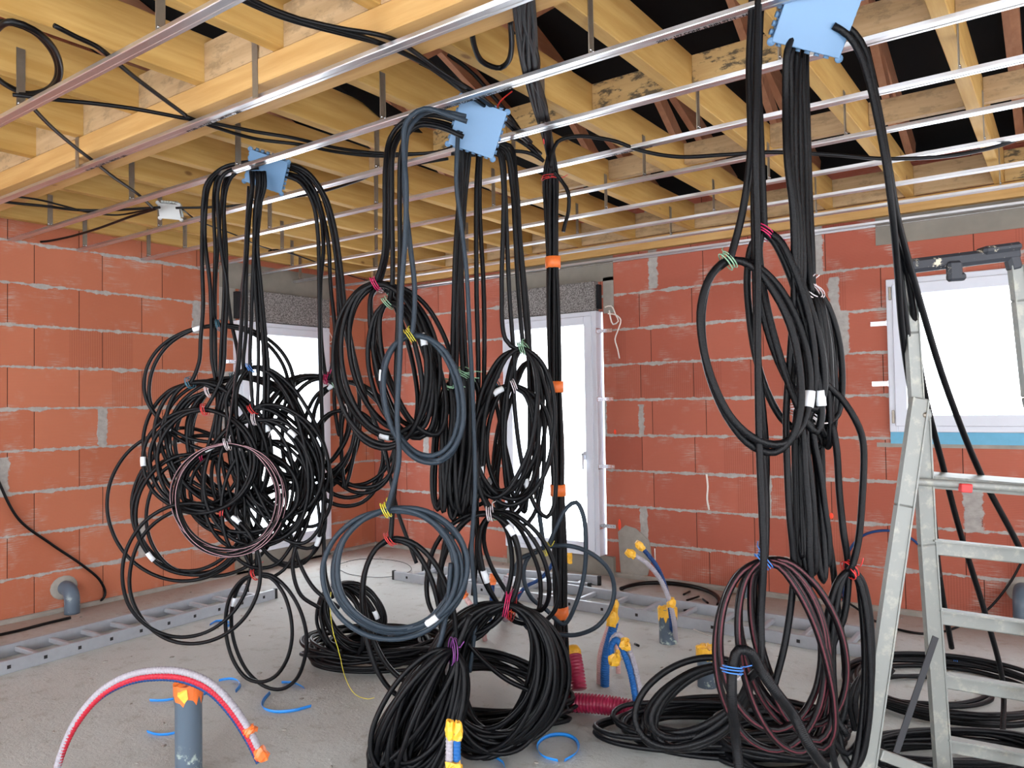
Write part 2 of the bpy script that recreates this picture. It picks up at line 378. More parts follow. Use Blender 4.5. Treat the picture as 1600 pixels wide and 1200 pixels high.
def win(n, ax, u0, u1, z0, z1, prot, opts):
    """uPVC window: frame > parts. ax 0: on the right wall (normal -Y); ax 1: on the left wall (normal +X)"""
    def B(a, b, d0, d1, z_0, z_1):   # d: distance into the room from the wall face
        return (a, b, -d1, -d0, z_0, z_1) if ax == 0 else (d0, d1, a, b, z_0, z_1)
    root = bpy.data.objects.new('window_%d' % n, None); COL.objects.link(root); root['kind'] = 'structure'
    root.location = ((u0, 0, z0) if ax == 0 else (0, u0, z0))
    fw, sw = .05, .075
    def ring(name, a, b, c, d, w, d0, d1, mat):
        bm = bmesh.new()
        for q in ((a, a + w, c, d), (b - w, b, c, d), (a + w, b - w, c, c + w), (a + w, b - w, d - w, d)):
            bbox(bm, *B(q[0], q[1], d0, d1, q[2], q[3]), bev=.004)
        return bmobj(name, bm, mat, root)
    ring('window_frame', u0, u1, z0, z1, fw, -.02, prot, 'frame')
    ring('sash', u0 + fw - .01, u1 - fw + .01, z0 + fw - .01, z1 - fw + .01, sw, .0, prot + .015, 'frame')
    g0 = fw + sw - .015
    box('pane', B(u0 + g0, u1 - g0, prot - .045, prot - .025, z0 + g0, z1 - g0), 'glass', root)
    if 'handle' in opts:
        hu = opts['handle']; zc = z0 + .82
        bm = bmesh.new(); bbox(bm, *B(hu - .014, hu + .014, prot + .015, prot + .027, zc, zc + .075), bev=.003)
        bbox(bm, *B(hu - .009, hu + .009, prot + .027, prot + .06, zc + .04, zc + .06)); bbox(bm, *B(hu - .01, hu + .01, prot + .045, prot + .06, zc - .08, zc + .06), bev=.004)
        bmobj('handle', bm, 'frame', root)
    for zc, s in opts.get('clips', []):   # fixing lugs screwed to the wall beside the frame
        a, b = (u1 - .03, u1 + .11) if s > 0 else (u0 - .11, u0 + .03)
        bm = bmesh.new(); bbox(bm, *B(a, b, 0.001, .004, zc - .016, zc + .016)); k = u1 if s > 0 else u0
        bbox(bm, *B(min(k, k + s * .004), max(k, k + s * .004), .0, prot, zc - .02, zc + .02))
        for q in (.03, .055, .085): bbox(bm, *B(k + s * q - .006, k + s * q + .006, .004, .010, zc - .006, zc + .006))
        bmobj('fixing_lug', bm, 'screw', root)
    if 'hinge' in opts:
        for zc in opts['hinge']: box('hinge', B(u0 + .018, u0 + .034, prot, prot + .016, zc - .045, zc + .045), 'hang', root, bev=.003)
    return root
win(1, 1, -1.72, -.66, .17, 2.27, .07, dict(clips=[(.5, -1), (1.9, -1)]))
win(2, 0, 1.80, 2.80, .17, 2.27, .09, dict(handle=2.68, clips=[(2.10, 1), (1.51, 1), (.93, 1), (.42, 1)]))
win(3, 0, 5.07, 6.45, 1.245, 2.30, .03, dict(clips=[(2.0, -1), (1.58, -1)], hinge=[2.2, 1.35]))
# white linings added in the reveals so the openings blow out to white
k_ = 11
for ax, (a, b, c, d) in ((1, LW), (0, RW), (0, W3)):
    for q in ((a, a + .008, c, d), (b - .008, b, c, d), (a, b, d - .008, d), (a, b, c, c + .008)):
        box('trim_%d' % k_, (-.22, -.01, q[0], q[1], q[2], q[3]) if ax else (q[0], q[1], .01, .22, q[2], q[3]), 'frame', kind='structure'); k_ += 1
# roller shutter casings
def casing(b, label, foam, fm):
    t_ = thing('shutter_casing', label, 'shutter box', loc=((b[0] + b[1]) / 2, (b[2] + b[3]) / 2, b[4]))
    box('casing', b, 'fibre', t_, bev=.004); box('foam_edge', foam, 'blackfoam', t_)
casing((-.04, .075, -1.66, -.66, 2.275, 2.555), 'grey wood-wool shutter box above the left wall door, under its lintel', (-.03, .06, -1.72, -1.66, 2.29, 2.53), 1)
casing((1.80, 2.78, -.075, .04, 2.275, 2.53), 'grey wood-wool shutter box above the taped trunk side door, under its lintel', (2.785, 2.812, -.045, .03, 2.29, 2.50), 1)

# ------------------------------------------------------------------ timber ceiling
ZJ = 2.845; HJ = .20
ORD = ['first', 'second', 'third', 'fourth', 'fifth', 'sixth', 'seventh', 'eighth', 'ninth', 'tenth', 'eleventh', 'twelfth', 'thirteenth', 'fourteenth', 'fifteenth', 'sixteenth', 'seventeenth']
JX = [.055 + .5185 * i for i in range(16)]
for i, x in enumerate(JX):
    box('ceiling_joist', (x - .03, x + .03, -8.45, -.01, ZJ, ZJ + HJ), 'joist', None, .003, label='yellow timber ceiling joist, %s from the left brick wall' % ORD[i], category='joist', group='timber ceiling joists')
tagp(box('support_beam', (.0, 8.4, -4.05, -3.84, 2.742, ZJ - .002), 'beam', None, .005), 'long glued timber beam carrying the joists, just above the second nearest rail', 'beam')
tagp(box('wall_plate', (.0, 8.4, -.06, -.002, 2.742, ZJ - .002), 'beam', None, .004), 'timber plate bolted along the top of the window wall under the joists', 'wall plate')
def blocks(y0, y1, z0, z1, where, idx, mats):
    for i in idx:
        m = mats(i)
        tagp(box('nogging', (JX[i] + .031, JX[i + 1] - .031, y0, y1, z0, z1), m, None, .002), 'timber nogging %s, between %s and %s joist from left' % (where, ORD[i], ORD[i + 1]), 'nogging', 'noggings ' + where)
blocks(-4.045, -4.0, ZJ, ZJ + .165, 'on top of the beam', range(0, 13), lambda i: 'block')
blocks(-2.61, -2.565, 2.915, ZJ + HJ - .005, 'in the middle row', range(5, 14), lambda i: 'mould' if i in (6, 7, 8, 9) else 'block')
blocks(-1.50, -1.455, 2.915, ZJ + HJ - .005, 'in the row nearer the window wall', range(6, 14), lambda i: 'block')
blocks(-.10, -.062, ZJ, ZJ + HJ - .005, 'on the window wall plate', range(0, 14), lambda i: 'mould' if i in (11, 12) else 'block')
SL = .36
for i, x in enumerate([.3 + .62 * k for k in range(13)]):
    bm = bmesh.new(); bar(bm, (x, -.05, 3.105 + .35 * SL - .086), (x, -8.4, 3.105 + 8.7 * SL - .086), .045, .14)
    tagp(bmobj('rafter', bm, 'rafter'), 'brown sloping rafter under black underlay, %s from the left wall' % ORD[i], 'rafter', 'sloping rafters above the joists')
    if i % 2 == 1 or i > 5:
        for (ya, yb) in ((-1.0, -2.2), (-3.3, -2.2)):
            bm = bmesh.new(); bar(bm, (x + .047, ya, 3.06), (x + .047, yb, 3.05 - yb * SL), .04, .09)
            tagp(bmobj('truss_web', bm, 'web'), 'brown diagonal truss web on the %s rafter from left wall, %s leg' % (ORD[i], 'far' if ya > -2 else 'near'), 'truss web', 'diagonal truss webs')
bm = bmesh.new()
for z in (0, .01):
    bm.faces.new([bm.verts.new(p) for p in ((-.3, .3, 3.105 + z), (9, .3, 3.105 + z), (9, -8.5, 3.105 + 8.8 * SL + z), (-.3, -8.5, 3.105 + 8.8 * SL + z))])
bmobj('ceiling', bm, 'membrane', kind='structure')
# torn underlay hanging between the joists
for k, P in enumerate([[(520, 128), (560, 135), (600, 158), (632, 178), (660, 208), (640, 206), (600, 190), (566, 160), (545, 148)]]):
    bm = bmesh.new(); f = bm.faces.new([bm.verts.new(hit(x, y, 0, JX[6] + .04)) for x, y in P]); e = bmesh.ops.extrude_face_region(bm, geom=[f])
    bmesh.ops.translate(bm, vec=(.004, 0, 0), verts=[v for v in e['geom'] if isinstance(v, bmesh.types.BMVert)])
    tagp(bmobj('underlay_scrap', bm, 'membrane'), 'torn strip of black underlay drooping beside a joist, behind the middle blue box', 'underlay strip')

# ------------------------------------------------------------------ ceiling rails
ZR = 2.692
def rail_mesh(x0, x1, y, cut=None):
    prof = [(-.0235, .003), (-.022, 0), (-.009, 0), (-.007, .0018), (.007, .0018), (.009, 0), (.022, 0), (.0235, .003), (.0235, .017), (.017, .017), (.017, .016), (.0225, .016), (.0225, .004), (-.0225, .004), (-.0225, .016), (-.017, .016), (-.017, .017), (-.0235, .017)]
    bm = bmesh.new(); rings = [[bm.verts.new((x, y + a, ZR + b)) for a, b in prof] for x in (x0, x1)]; n = len(prof)
    for k in range(n): bm.faces.new((rings[0][k], rings[0][(k + 1) % n], rings[1][(k + 1) % n], rings[1][k]))
    return bm
def hanger(root, x, y, top, lean=0.0):
    bm = bmesh.new(); bar(bm, (x, y, ZR + .012), (x + lean, y, top), .032, .0016, Vector((0, 1, 0)) if 0 else Vector((1, 0, 0)), 0)
    # strap stands parallel to the joist face: wide along Y
    bbox(bm, x - .004, x + .012, y - .02, y + .02, ZR + .010, ZR + .020)
    for s in (-1, 1): bar(bm, (x, y + s * .0155, ZR + .02), (x + lean, y + s * .0155, top), .002, .004, Vector((1, 0, 0)))
    h = bmobj('hanger', bm, 'hang', root)
    bm = bmesh.new()
    for dy in (-.009, .009):
        for dz in (.035,): bmesh.ops.create_uvsphere(bm, u_segments=6, v_segments=4, radius=.0055, matrix=Matrix.Translation((x + .003, y + dy, ZR + dz)))
    s = bmobj('screw', bm, 'screw', None, True); s.parent = h; s.matrix_parent_inverse = h.matrix_parent_inverse.copy() if 0 else Matrix.Identity(4)
    s.matrix_parent_inverse = Matrix.Translation(root.location).inverted() @ Matrix.Identity(4)
    h_loc = Matrix.Identity(4); s.matrix_parent_inverse = h_loc
RY = [-4.5365, -4.0147, -3.5242, -3.0533, -2.5534, -2.0497, -1.5428, -1.0372, -.5568]
RN = ['nearest the camera', 'second nearest, along the foot of the timber beam', 'third nearest, in front of the left and middle blue boxes', 'fourth nearest, in front of the taped cable trunk', 'fifth nearest', 'sixth nearest', 'third from the window wall', 'second from the window wall', 'first out from the window wall']
for i, y in enumerate(RY):
    x0 = .012
    root = thing('ceiling_rail', 'thin galvanised steel ceiling rail, ' + RN[i], 'ceiling rail', 'parallel steel ceiling rails', (x0, y, ZR))
    bmobj('channel', rail_mesh(x0, 8.3, y), 'steel', root)
    js = [0, 2, 4, 6, 8, 10, 12] if i % 2 else [1, 3, 5, 7, 9, 11, 13]
    if i >= 3: js = [0] + [j for j in js if j]
    if i == 1: js = []
    for j in js:
        hx = JX[j] + .033
        hanger(root, hx, y + .0, ZJ + .08 + .015 * ((i * 7 + j) % 3), 0)
    if i == 1:
        for hx in (2.11, 3.55, 5.0):
            bm = bmesh.new(); bar(bm, (hx, y - .036, ZR + .0), (hx, y - .0385, 2.935), .034, .002, Vector((0, 1, 0)))
            bmobj('hanger', bm, 'hang', root)
    if i in (1, 2, 4):
        txt = {1: ('PV 1303 - 187 CONF. 13 - INRI 8T6T - 2051', (2.1, 3.0)), 2: ('2051 - 187 CONF. B INRI 8T6T - NGPE', (4.05, 5.0)), 4: ('187 - INRI 30 12 - CONF', (4.3,))}[i]
        for xx in txt[1]:
            cu = bpy.data.curves.new('printing', 'FONT'); cu.body = txt[0]; cu.size = .021; cu.extrude = .0002; cu.offset = .0006
            tmp = bpy.data.objects.new('tmp', cu); COL.objects.link(tmp); bpy.context.view_layer.update()
            me = bpy.data.meshes.new_from_object(tmp.evaluated_get(bpy.context.evaluated_depsgraph_get())); bpy.data.objects.remove(tmp)
            me.materials.clear(); me.materials.append(MB['ink']); to = bpy.data.objects.new('printing', me); COL.objects.link(to)
            to.parent = root; to.matrix_parent_inverse = Matrix.Translation(root.location).inverted()
            to.matrix_basis = Matrix(((1, 0, 0, xx), (0, -1, 0, y + .021), (0, 0, -1, ZR - .0008), (0, 0, 0, 1)))
root = thing('edge_rail', 'double galvanised steel edge rail screwed along the top of the window wall', 'ceiling rail', None, (.01, -.03, ZR))
bm = rail_mesh(.02, 8.3, -.04); bbox(bm, .02, 8.3, -.018, -.002, ZR - .012, ZR - .010); bbox(bm, .02, 8.3, -.004, -.002, ZR - .012, ZR + .025)
bmobj('channel', bm, 'steel', root)

# ------------------------------------------------------------------ cables
def loops(tx, ty, rx, ry, n=3, lean=0, rv=.15, lv=6, dd=.05, sgn=1, d=None):
    """n hanging loops tied at (tx, ty): (x, y, depth offset) points"""
    out = []
    for i in range(n):
        a = rx * (1 + R.uniform(-rv, rv)); b = ry * (1 + R.uniform(-1, 1) * min(.10, rv * .5)); le = math.radians(lean + R.uniform(-lv, lv))
        dz = R.uniform(-dd, dd); dq = R.uniform(-dd, dd) * .6
        for k in range(14):
            th = 2 * math.pi * (k + (.5 if 0 else 0)) / 14
            x = sgn * a * math.sin(th); y = b * (1 - math.cos(th))
            out.append((tx + x * math.cos(le) - y * math.sin(le) + R.uniform(-1, 1), ty + y * math.cos(le) + x * math.sin(le) + R.uniform(-1, 1), dz * math.sin(th) + dq * (1 - math.cos(th)) * .5))
    out.append((tx, ty, 0)); return out
def P(s):
    return [tuple(float(v) for v in q.split(',')) for q in s.split()]
def w3(pts, d):
    """(x, y[, depth offset]) -> world points near depth d; never below the slab"""
    o = []
    for q in pts:
        v = at(q[0], q[1], d + (q[2] if len(q) > 2 else 0))
        if v.z < .012:
            v = fl(q[0], q[1], .014 + R.uniform(0, .02))
        o.append(v)
    return o
def wrap(root, p, axis, rad, mat, turns=3, tails=True):
    z = axis.normalized(); x = z.orthogonal().normalized(); y = z.cross(x); S = []
    for k in range(turns * 10 + 1):
        a = 2 * math.pi * k / 10; S.append(p + (x * math.cos(a) + y * math.sin(a)) * rad * (1 + .1 * math.sin(k)) + z * (k / (turns * 10) - .5) * .025)
    if tails: S += [S[-1] + x * .02 + y * .012, S[-1] + x * .045 + z * .012]
    tube('tie', S, .0021, 'tie_' + mat, root, 5, .01)
def cable(label, pts, d, r=.0105, mat='black', tie=None, tags=(), name='conduit', cat='conduit', group=None, rad=.03):
    """one conduit: its drop and its coil; ties and tags are parts"""
    if not isinstance(pts[0], Vector):
        pts = [q if i == 0 or len(q) > 2 else (q[0] + R.uniform(-1.6, 1.6), q[1], R.uniform(-.02, .02)) for i, q in enumerate(pts)]
    W_ = w3(pts, d) if not isinstance(pts[0], Vector) else pts
    root = thing(name, label, cat, group, W_[0]); S = catmull(W_)
    tube('sheath', S, r, mat, root, raw=True)
    for tg in tags:
        i = min(len(S) - 4, int(len(S) * tg)); seg = S[i:i + 3]
        tube('tag', seg, r * 1.35, 'tag', root, raw=True)
    if tie:
        px = at(tie[0], tie[1], d); i = min(range(len(S)), key=lambda k: (S[k] - px).length); ax = S[min(i + 1, len(S) - 1)] - S[max(0, i - 1)]
        wrap(root, S[i], ax if ax.length > 1e-5 else Vector((1, 0, 0)), rad, tie[2])
    return root

# ---- left group: hangs from the left blue box
D1 = 4.07
G1 = [
 ('leftmost', '398,252 370,256 347,263 324,286 318,314 316,351 315,407 317,480 315,530 310,567 297,598', (297, 598, 78, 100, 3, -12), 'teal', .0112),
 ('second strand', '399,253 372,257 345,264 327,290 321,330 320,370 322,400 328,445 331,500 331,560 335,600 327,612', (327, 612, 66, 92, 4, -8), 'white', .0112),
 ('third strand', '400,255 365,262 341,276 334,295 333,332 335,389 334,445 337,500 343,508', (343, 508, 108, 96, 2, 2), 'teal', .0106),
 ('fourth strand', '402,256 372,262 351,272 342,295 343,351 348,407 354,445 352,520 345,590 320,640', (320, 640, 84, 82, 3, 10), 'red', .0112),
 ('fifth strand', '404,258 376,266 358,276 350,290 351,332 353,389 354,445 360,500 372,560 366,590', (366, 590, 100, 98, 5, -8), 'teal', .0104),
 ('sixth strand', '400,262 372,264 356,275 345,313 341,370 337,445 335,520 340,620 345,680', (345, 684, 112, 112, 3, 20), 'crimson', .0106),
 ('front middle strand', '392,268 392,291 387,332 385,389 381,445 378,520 368,590 352,625 362,680 373,735 368,775 358,800', (350, 800, 92, 102, 2, 30), 'red', .0104),
 ('second middle strand', '396,268 396,291 390,332 388,389 386,445 385,520 380,570 384,590', (392, 575, 62, 140, 6, -16), 'blue', .0104),
 ('third middle strand', '401,268 401,291 399,332 397,389 394,445 392,500 390,560 395,640 392,720', (395, 640, 62, 92, 5, -22), 'red', .0104),
 ('fourth middle strand', '406,268 406,291 401,323 398,389 398,445 402,520 405,580 400,640', (398, 655, 76, 100, 5, -4), 'white', .0104),
 ('fifth middle strand', '410,268 410,291 404,323 400,389 404,445 409,520 412,600 410,700 404,780 400,897', (400, 897, 52, 90, 2, -2), 'red', .0106),
 ('seventh strand', '404,262 378,266 362,276 352,300 349,380 350,450 346,540 338,640 318,712', (318, 712, 84, 96, 3, 4), 'crimson', .0104),
 ('eighth strand', '412,280 405,330 402,400 408,470 414,560 420,640 418,690', (416, 690, 58, 100, 4, -6), 'white', .0100),
 ('sixth middle strand', '413,268 413,291 407,323 403,389 408,445 416,520 420,590 418,660 415,700', (380, 700, 88, 70, 3, 0), 'white', .0104),
]
for nm, drop, lp, tie, r in G1:
    d = D1 + R.uniform(-.12, .12)
    cable('black conduit from the left blue box, %s, hanging loops, %s tie' % (nm, tie), P(drop) + loops(lp[0], lp[1], lp[2], lp[3], lp[4], lp[5], rv=.13, lv=11, dd=.08), d, r * .93, 'black', (lp[0], lp[1], tie), (R.uniform(.55, .7),), group=None)
cable('black conduit with pale pink stripes coiled in the middle of the left tangle', P('388,291 384,340 380,420 372,540 362,640 355,694') + loops(355, 694, 82, 84, 6, 0, rv=.10, lv=5, dd=.04), 3.9, .0062, 'pinkstripe', (355, 694, 'white'), (.4,))
G1R = [
 ('lowest', '442,274 465,282 478,297 489,323 497,370 499,445 500,560 503,700 506,850 510,905 520,935', None, None),
 ('second', '442,269 469,278 487,300 501,332 506,389 502,445 503,540 511,590', (511, 590, 62, 92, 3, 14), 'crimson'),
 ('third', '443,262 466,268 488,293 503,325 512,380 518,445 523,520 520,570 513,592', (511, 592, 70, 80, 3, 28), 'crimson'),
 ('fourth', '446,256 469,261 491,282 506,314 521,370 527,445 532,540 535,600 530,680', (525, 600, 66, 86, 3, -18), 'green'),
 ('fifth', '448,259 476,271 502,299 517,351 527,417 532,470 545,540 560,620 556,700 540,760', (540, 640, 60, 74, 2, -4), 'white'),
 ('sixth', '450,256 480,268 507,305 522,351 533,420 541,480 556,560 570,620 600,700 620,790 650,880', None, None)]
for nm, drop, lp, tie in G1R:
    d = D1 + R.uniform(-.08, .08)
    cable('black conduit arching right from the left blue box, %s of six' % nm + (', reaching the floor' if not lp else ', looped'), P(drop) + (loops(lp[0], lp[1], lp[2], lp[3], lp[4], lp[5], dd=.08) if lp else []), d, .0108, 'black', (lp[0], lp[1], tie) if lp else None, (.75,) if lp else ())
for nm, pp in (('left end', '455,590 465,640 478,700 488,770 480,820 462,860 458,890 470,930 500,950'), ('right end', '400,760 430,800 455,840 468,880 490,920 530,950')):
    cable('black conduit trailing from the left tangle to the floor coil, %s' % nm, P(pp), 4.0)

# ---- middle group: hangs from the middle blue box
D2 = 3.31
cable('thick black conduit draped furthest left from the middle blue box, crimson tie', P('724,196 695,184 660,180 630,190 610,215 603,260 603,330 600,400 590,435 587,443') + loops(587, 443, 60, 122, 4, -8, rv=.5, lv=5, dd=.08), D2, .0108, 'black', (587, 443, 'crimson'), (.4,))
cable('second black conduit from the middle blue box, coiled behind the crimson tied loops', P('724,203 690,192 660,188 632,200 613,225 608,270 607,340 605,400 592,440') + loops(590, 447, 56, 118, 4, -14, rv=.5, dd=.08), D2 + .04, .0108, 'black', (590, 447, 'white'), (.5,))
cable('third black conduit from the middle blue box, pale green tie', P('722,210 690,196 655,192 628,208 616,235 613,300 613,450 607,473') + loops(607, 473, 58, 106, 4, -16, rv=.5, dd=.08), D2 - .03, .0108, 'black', (607, 473, 'green'), (.35,))
cable('fourth black conduit from middle blue box, running down past the coils to a red tie', P('724,214 690,200 655,196 634,212 626,240 626,300 625,400 622,480 620,600 621,700 616,780 610,842') + loops(610, 842, 72, 130, 2, -14, rv=.2, dd=.05), D2 - .12, .0108, 'black', (610, 842, 'red'), (.82,))
cable('slate grey conduit from the middle blue box, hanging coil with upper yellow tie', P('728,182 700,176 668,174 640,200 633,250 634,310 641,375 647,450 644,515 640,524') + loops(640, 524, 58, 96, 3, -12, rv=.2, dd=.05), D2 - .15, .0108, 'grey', (640, 524, 'yellow'), (.45,))
cable('slate grey conduit from the middle blue box, big low coil with yellow tie', P('730,190 700,180 664,170 636,190 630,240 634,290 632,375 627,450 624,550 622,650 622,720 612,770 603,797') + loops(603, 797, 100, 96, 5, -10, rv=.1, lv=5, dd=.05), D2 - .2, .0108, 'grey', (603, 797, 'yellow'), (.6,))
# strands under the box
U2 = ['720,205 720,232 717,300 712,400 708,500 703,600 694,660 688,720 690,790 694,800', '724,205 724,234 720,320 716,420 713,540 714,620 720,700 735,790', '728,205 728,235 722,320 718,420 722,540 728,640 724,760 718,800', '733,205 733,234 725,320 722,420 728,540 735,640 740,720 735,800',
      '747,205 747,234 745,300 746,450 748,600 745,750 744,850 740,930', '752,205 752,232 750,320 755,450 756,560 750,700 735,850 705,950 660,1040 640,1100']
for i, s in enumerate(U2):
    lp = [(700, 600, 10, 98, 3), (722, 585, 14, 106, 5), (726, 580, 10, 108, 4), (735, 590, 16, 100, 3), None, None][i]
    cable('black conduit straight under the middle blue box, %s strand from left' % ORD[i], P(s) + (loops(lp[0], lp[1], lp[2], lp[3], lp[4], 2, rv=.5, lv=3, dd=.04) if lp else []), D2 + .05 + .03 * i, .0104, 'black', (lp[0], lp[1], 'green') if lp else None)
cable('slate grey conduit under the middle blue box, snaking down beside the black strands', P('716,205 716,232 712,290 720,350 728,420 735,520 738,640 742,760 738,860 745,960 735,1050'), D2 - .04, .0095, 'grey')
cable('slate grey conduit bunch falling from the big low grey coil to the floor', P('705,880 700,940 690,1000 670,1060 650,1120 632,1135'), D2 - .2, .0108, 'grey')
U3 = [('778,240 785,290 787,360 785,450 790,530 805,545', (815, 545, 52, 122, 3, 8), 'green'), ('783,240 790,300 794,380 796,470 804,560 803,600', (803, 603, 44, 90, 4, 6), 'white'),
      ('789,235 799,290 805,360 808,450 815,520 818,543', (818, 543, 42, 132, 3, -4), 'green'), ('793,232 803,290 810,380 818,480 826,560 828,640 826,730 820,800', (772, 600, 30, 100, 2, 4), 'teal'),
      ('797,228 806,280 814,380 824,500 832,600 842,700 838,780', (836, 560, 30, 120, 2, 6), 'white')]
for i, (s, lp, tie) in enumerate(U3):
    cable('black conduit falling right of the middle blue box, %s strand, looped before the tall door' % ORD[i], P('765,225 ' + s) + loops(*lp, rv=.4, dd=.07), D2 + .12 + .05 * i, .0102, 'black', (lp[0], lp[1], tie), (.6,))
for i, (tx, ty, rx, ry, n, le, tie, dd0, lab) in enumerate([
    (765, 803, 62, 100, 4, 10, 'white', 3.35, 'black conduit in wide loops under the narrow bundle, white tag'),
    (770, 803, 48, 92, 3, -22, 'green', 3.45, 'black conduit in loops leaning right, above the big floor coil')]):
    cable(lab, P('745,700 748,760 %d,%d' % (tx, ty)) + loops(tx, ty, rx, ry, n, le, rv=.2, dd=.08), dd0, .0104, 'black', (tx, ty, tie), (.3,))
cable('black conduit dropping from the wide loops across to the floor coil', P('700,820 690,900 705,960 735,1010 790,1060 830,1080'), 3.3)
# slate conduit curled round the trunk
cable('slate grey conduit curled in two rings around the orange-taped trunk', P('838,700 838,760 845,820 852,858 868,825 885,793 899,785 910,805 916,850 913,900 900,940 880,975 850,950 830,935 818,905 820,878 835,862 860,854 890,853 925,866 950,890 960,920 955,950 935,978 900,992 868,990 830,985 808,950 804,900 812,875 840,862'), 3.62, .0108, 'grey', (851, 860, 'yellow'), (.93,))

# ---- the taped trunk
TX, TY = 4.03, -2.66
root = thing('cable_bundle', 'tall bundle of black conduits bound with orange tape, standing on the slab', 'cable bundle', loc=(TX, TY, 0))
Z = [0, .12, .3, .45, .62, .85, 1.05, 1.25, 1.5, 1.75, 2.0, 2.18, 2.4, 2.62]
for k in range(13):
    a0 = 2.4 * k; rr0 = .004 + .0080 * math.sqrt(k); S = []
    for z in Z:
        tight = min(abs(z - q) for q in (.45, 1.05, 1.56, 2.18))
        rr = rr0 * (.86 + min(.30, tight * .9)); a = a0 + .5 * z + .25 * math.sin(z * 3 + k)
        S.append(Vector((TX + rr * math.cos(a) - .006 * (z - 1.1), TY + rr * math.sin(a), z)))
    # fan out upward into the roof, toward the camera side
    S += [fl(854 + (k * 5 % 13) * .8, 232, 2.725 + .004 * (k % 3)), fl(834 + (k * 7 % 13) * 1.5, 165, 2.722 + .012 * (k % 3)), fl(816 + (k * 3 % 13) * 2.0, 95, 2.722 + .012 * (k % 3)), fl(806 + (k * 8 % 13) * 2.3, 20, 2.722 + .008 * (k % 2)), fl(798 + (k * 6 % 13) * 3, -60, 2.722 + .008 * (k % 2))]
    tube('conduit', S, .0098, 'black', root, 7)
for z in (.45, 1.05, 1.56, 2.18):
    x = TX - .006 * (z - 1.1)
    tube('orange_tape', [Vector((x, TY, z - .028)), Vector((x, TY, z)), Vector((x, TY, z + .028))], .0395, 'orange', root, 14, raw=True)
wrap(root, Vector((TX - .009, TY, 2.60)), Vector((0, 0, 1)), .045, 'red')
cable('black conduit leaving the trunk above its top tape in a small side loop', P('866,268 874,280 886,300 888,330 882,350 879,362'), 3.8, .0095)
cable('black conduit from the trunk top running right across the rails', P('860,262 862,240 872,222 900,213 960,220 1000,235 1060,245 1130,242 1200,238 1300,242 1380,248 1480,244 1560,228 1620,205'), 3.72, .0095)

# ---- right group: strands from above and the right blue box
D4 = 2.42
cable('black conduit from above the nearest frame, green tie, thick ring to its left', P('1176,-60 1174,0 1171,100 1172,240 1160,330 1145,385 1138,407') + loops(1138, 407, 74, 152, 2, -14, rv=.06, lv=3, dd=.05), D4, .0125, 'black', (1138, 407, 'green'), (.40,))
cable('black conduit from above, crimson tie, long loops crossing to the right', P('1182,-60 1180,0 1181,100 1188,200 1193,300 1193,362') + loops(1193, 362, 36, 160, 3, -12, rv=.3, lv=5, dd=.05), D4 + .05, .012, 'black', (1193, 362, 'crimson'), (.3,))
cable('long black conduit falling straight from above to the reddish coil', P('1187,-60 1186,0 1184,100 1181,250 1183,400 1184,550 1186,700 1190,800 1192,874 1190,960 1188,1040 1170,1060'), D4 - .03, .0115)
cable('black conduit from above, passing behind the crimson tied loops to the floor', P('1194,-60 1190,0 1184,120 1178,260 1180,420 1186,560 1196,720 1192,860 1185,1000 1172,1045'), D4 + .06, .011)
RB = ['1240,52 1229,80 1226,150 1230,250 1239,330 1240,450 1234,560 1230,640 1228,700 1234,800 1240,890 1228,1000 1208,1080',
      '1245,54 1236,90 1234,150 1237,250 1243,350 1247,450 1250,560 1246,640 1242,760 1255,870',
      '1250,55 1243,100 1242,180 1244,270 1250,350 1250,450 1256,560 1260,650 1262,760 1268,880',
      '1255,54 1249,100 1250,180 1250,270 1255,380 1258,460 1270,560 1290,600 1312,620 1335,655 1349,690 1347,780 1340,850 1330,890',
      '1258,52 1254,100 1256,180 1258,270 1262,380 1268,455', '1261,50 1259,100 1262,200 1264,300 1268,400 1270,455']
RL = [None, (1246, 640, 9, 126, 3), (1262, 655, 9, 118, 3), (1328, 890, 34, 150, 3), (1269, 456, 16, 112, 5), (1272, 458, 22, 110, 5)]
for i, s in enumerate(RB):
    lp = RL[i]
    cable('black conduit under the right blue box, %s strand from left%s' % (ORD[i], '' if not lp else ', ending in loops'), P(s) + (loops(lp[0], lp[1], lp[2], lp[3], lp[4], -3, rv=.45 if lp[2] < 30 else .2, lv=5, dd=.05) if lp else []), D4 + .03 + .03 * i, .0112, 'black', (lp[0], lp[1], 'red' if i == 3 else 'white') if lp else None, (.7,) if i == 3 else ())
cable('black conduit emerging low from the narrow bundle down to the red tied coil', P('1300,660 1306,700 1312,770 1318,830 1326,888 1318,960 1300,1010 1290,1060 1300,1110 1325,1150'), 2.55, .0115)
cable('black conduit slanting from the narrow bundle past the wall, down to the floor', P('1282,640 1284,720 1288,800 1298,870 1310,950 1320,1030 1318,1110 1290,1170'), 2.6, .011)
cable('dark conduit with reddish stripes, hanging coil behind the standing black loop', P('1192,700 1196,780 1194,876') + loops(1194, 876, 62, 140, 8, -12, rv=.42, lv=9, dd=.06), 2.45, .0112, 'redstripe', (1194, 876, 'blue'), ())
AR = [('left of two', '1302,40 1325,55 1342,80 1356,120 1370,180 1385,260 1394,330 1402,420 1410,520 1428,640 1455,780 1468,900 1487,1012'), ('right of two', '1308,32 1335,52 1352,80 1364,130 1376,190 1390,270 1402,340 1420,410 1440,480 1477,600 1530,735 1590,850 1640,960'),
      ('third, in front of the window', '1304,36 1330,54 1347,80 1360,126 1374,190 1388,268 1398,340 1420,440 1442,600 1475,735 1500,830 1540,960 1562,1040 1568,1080 1566,1165')]
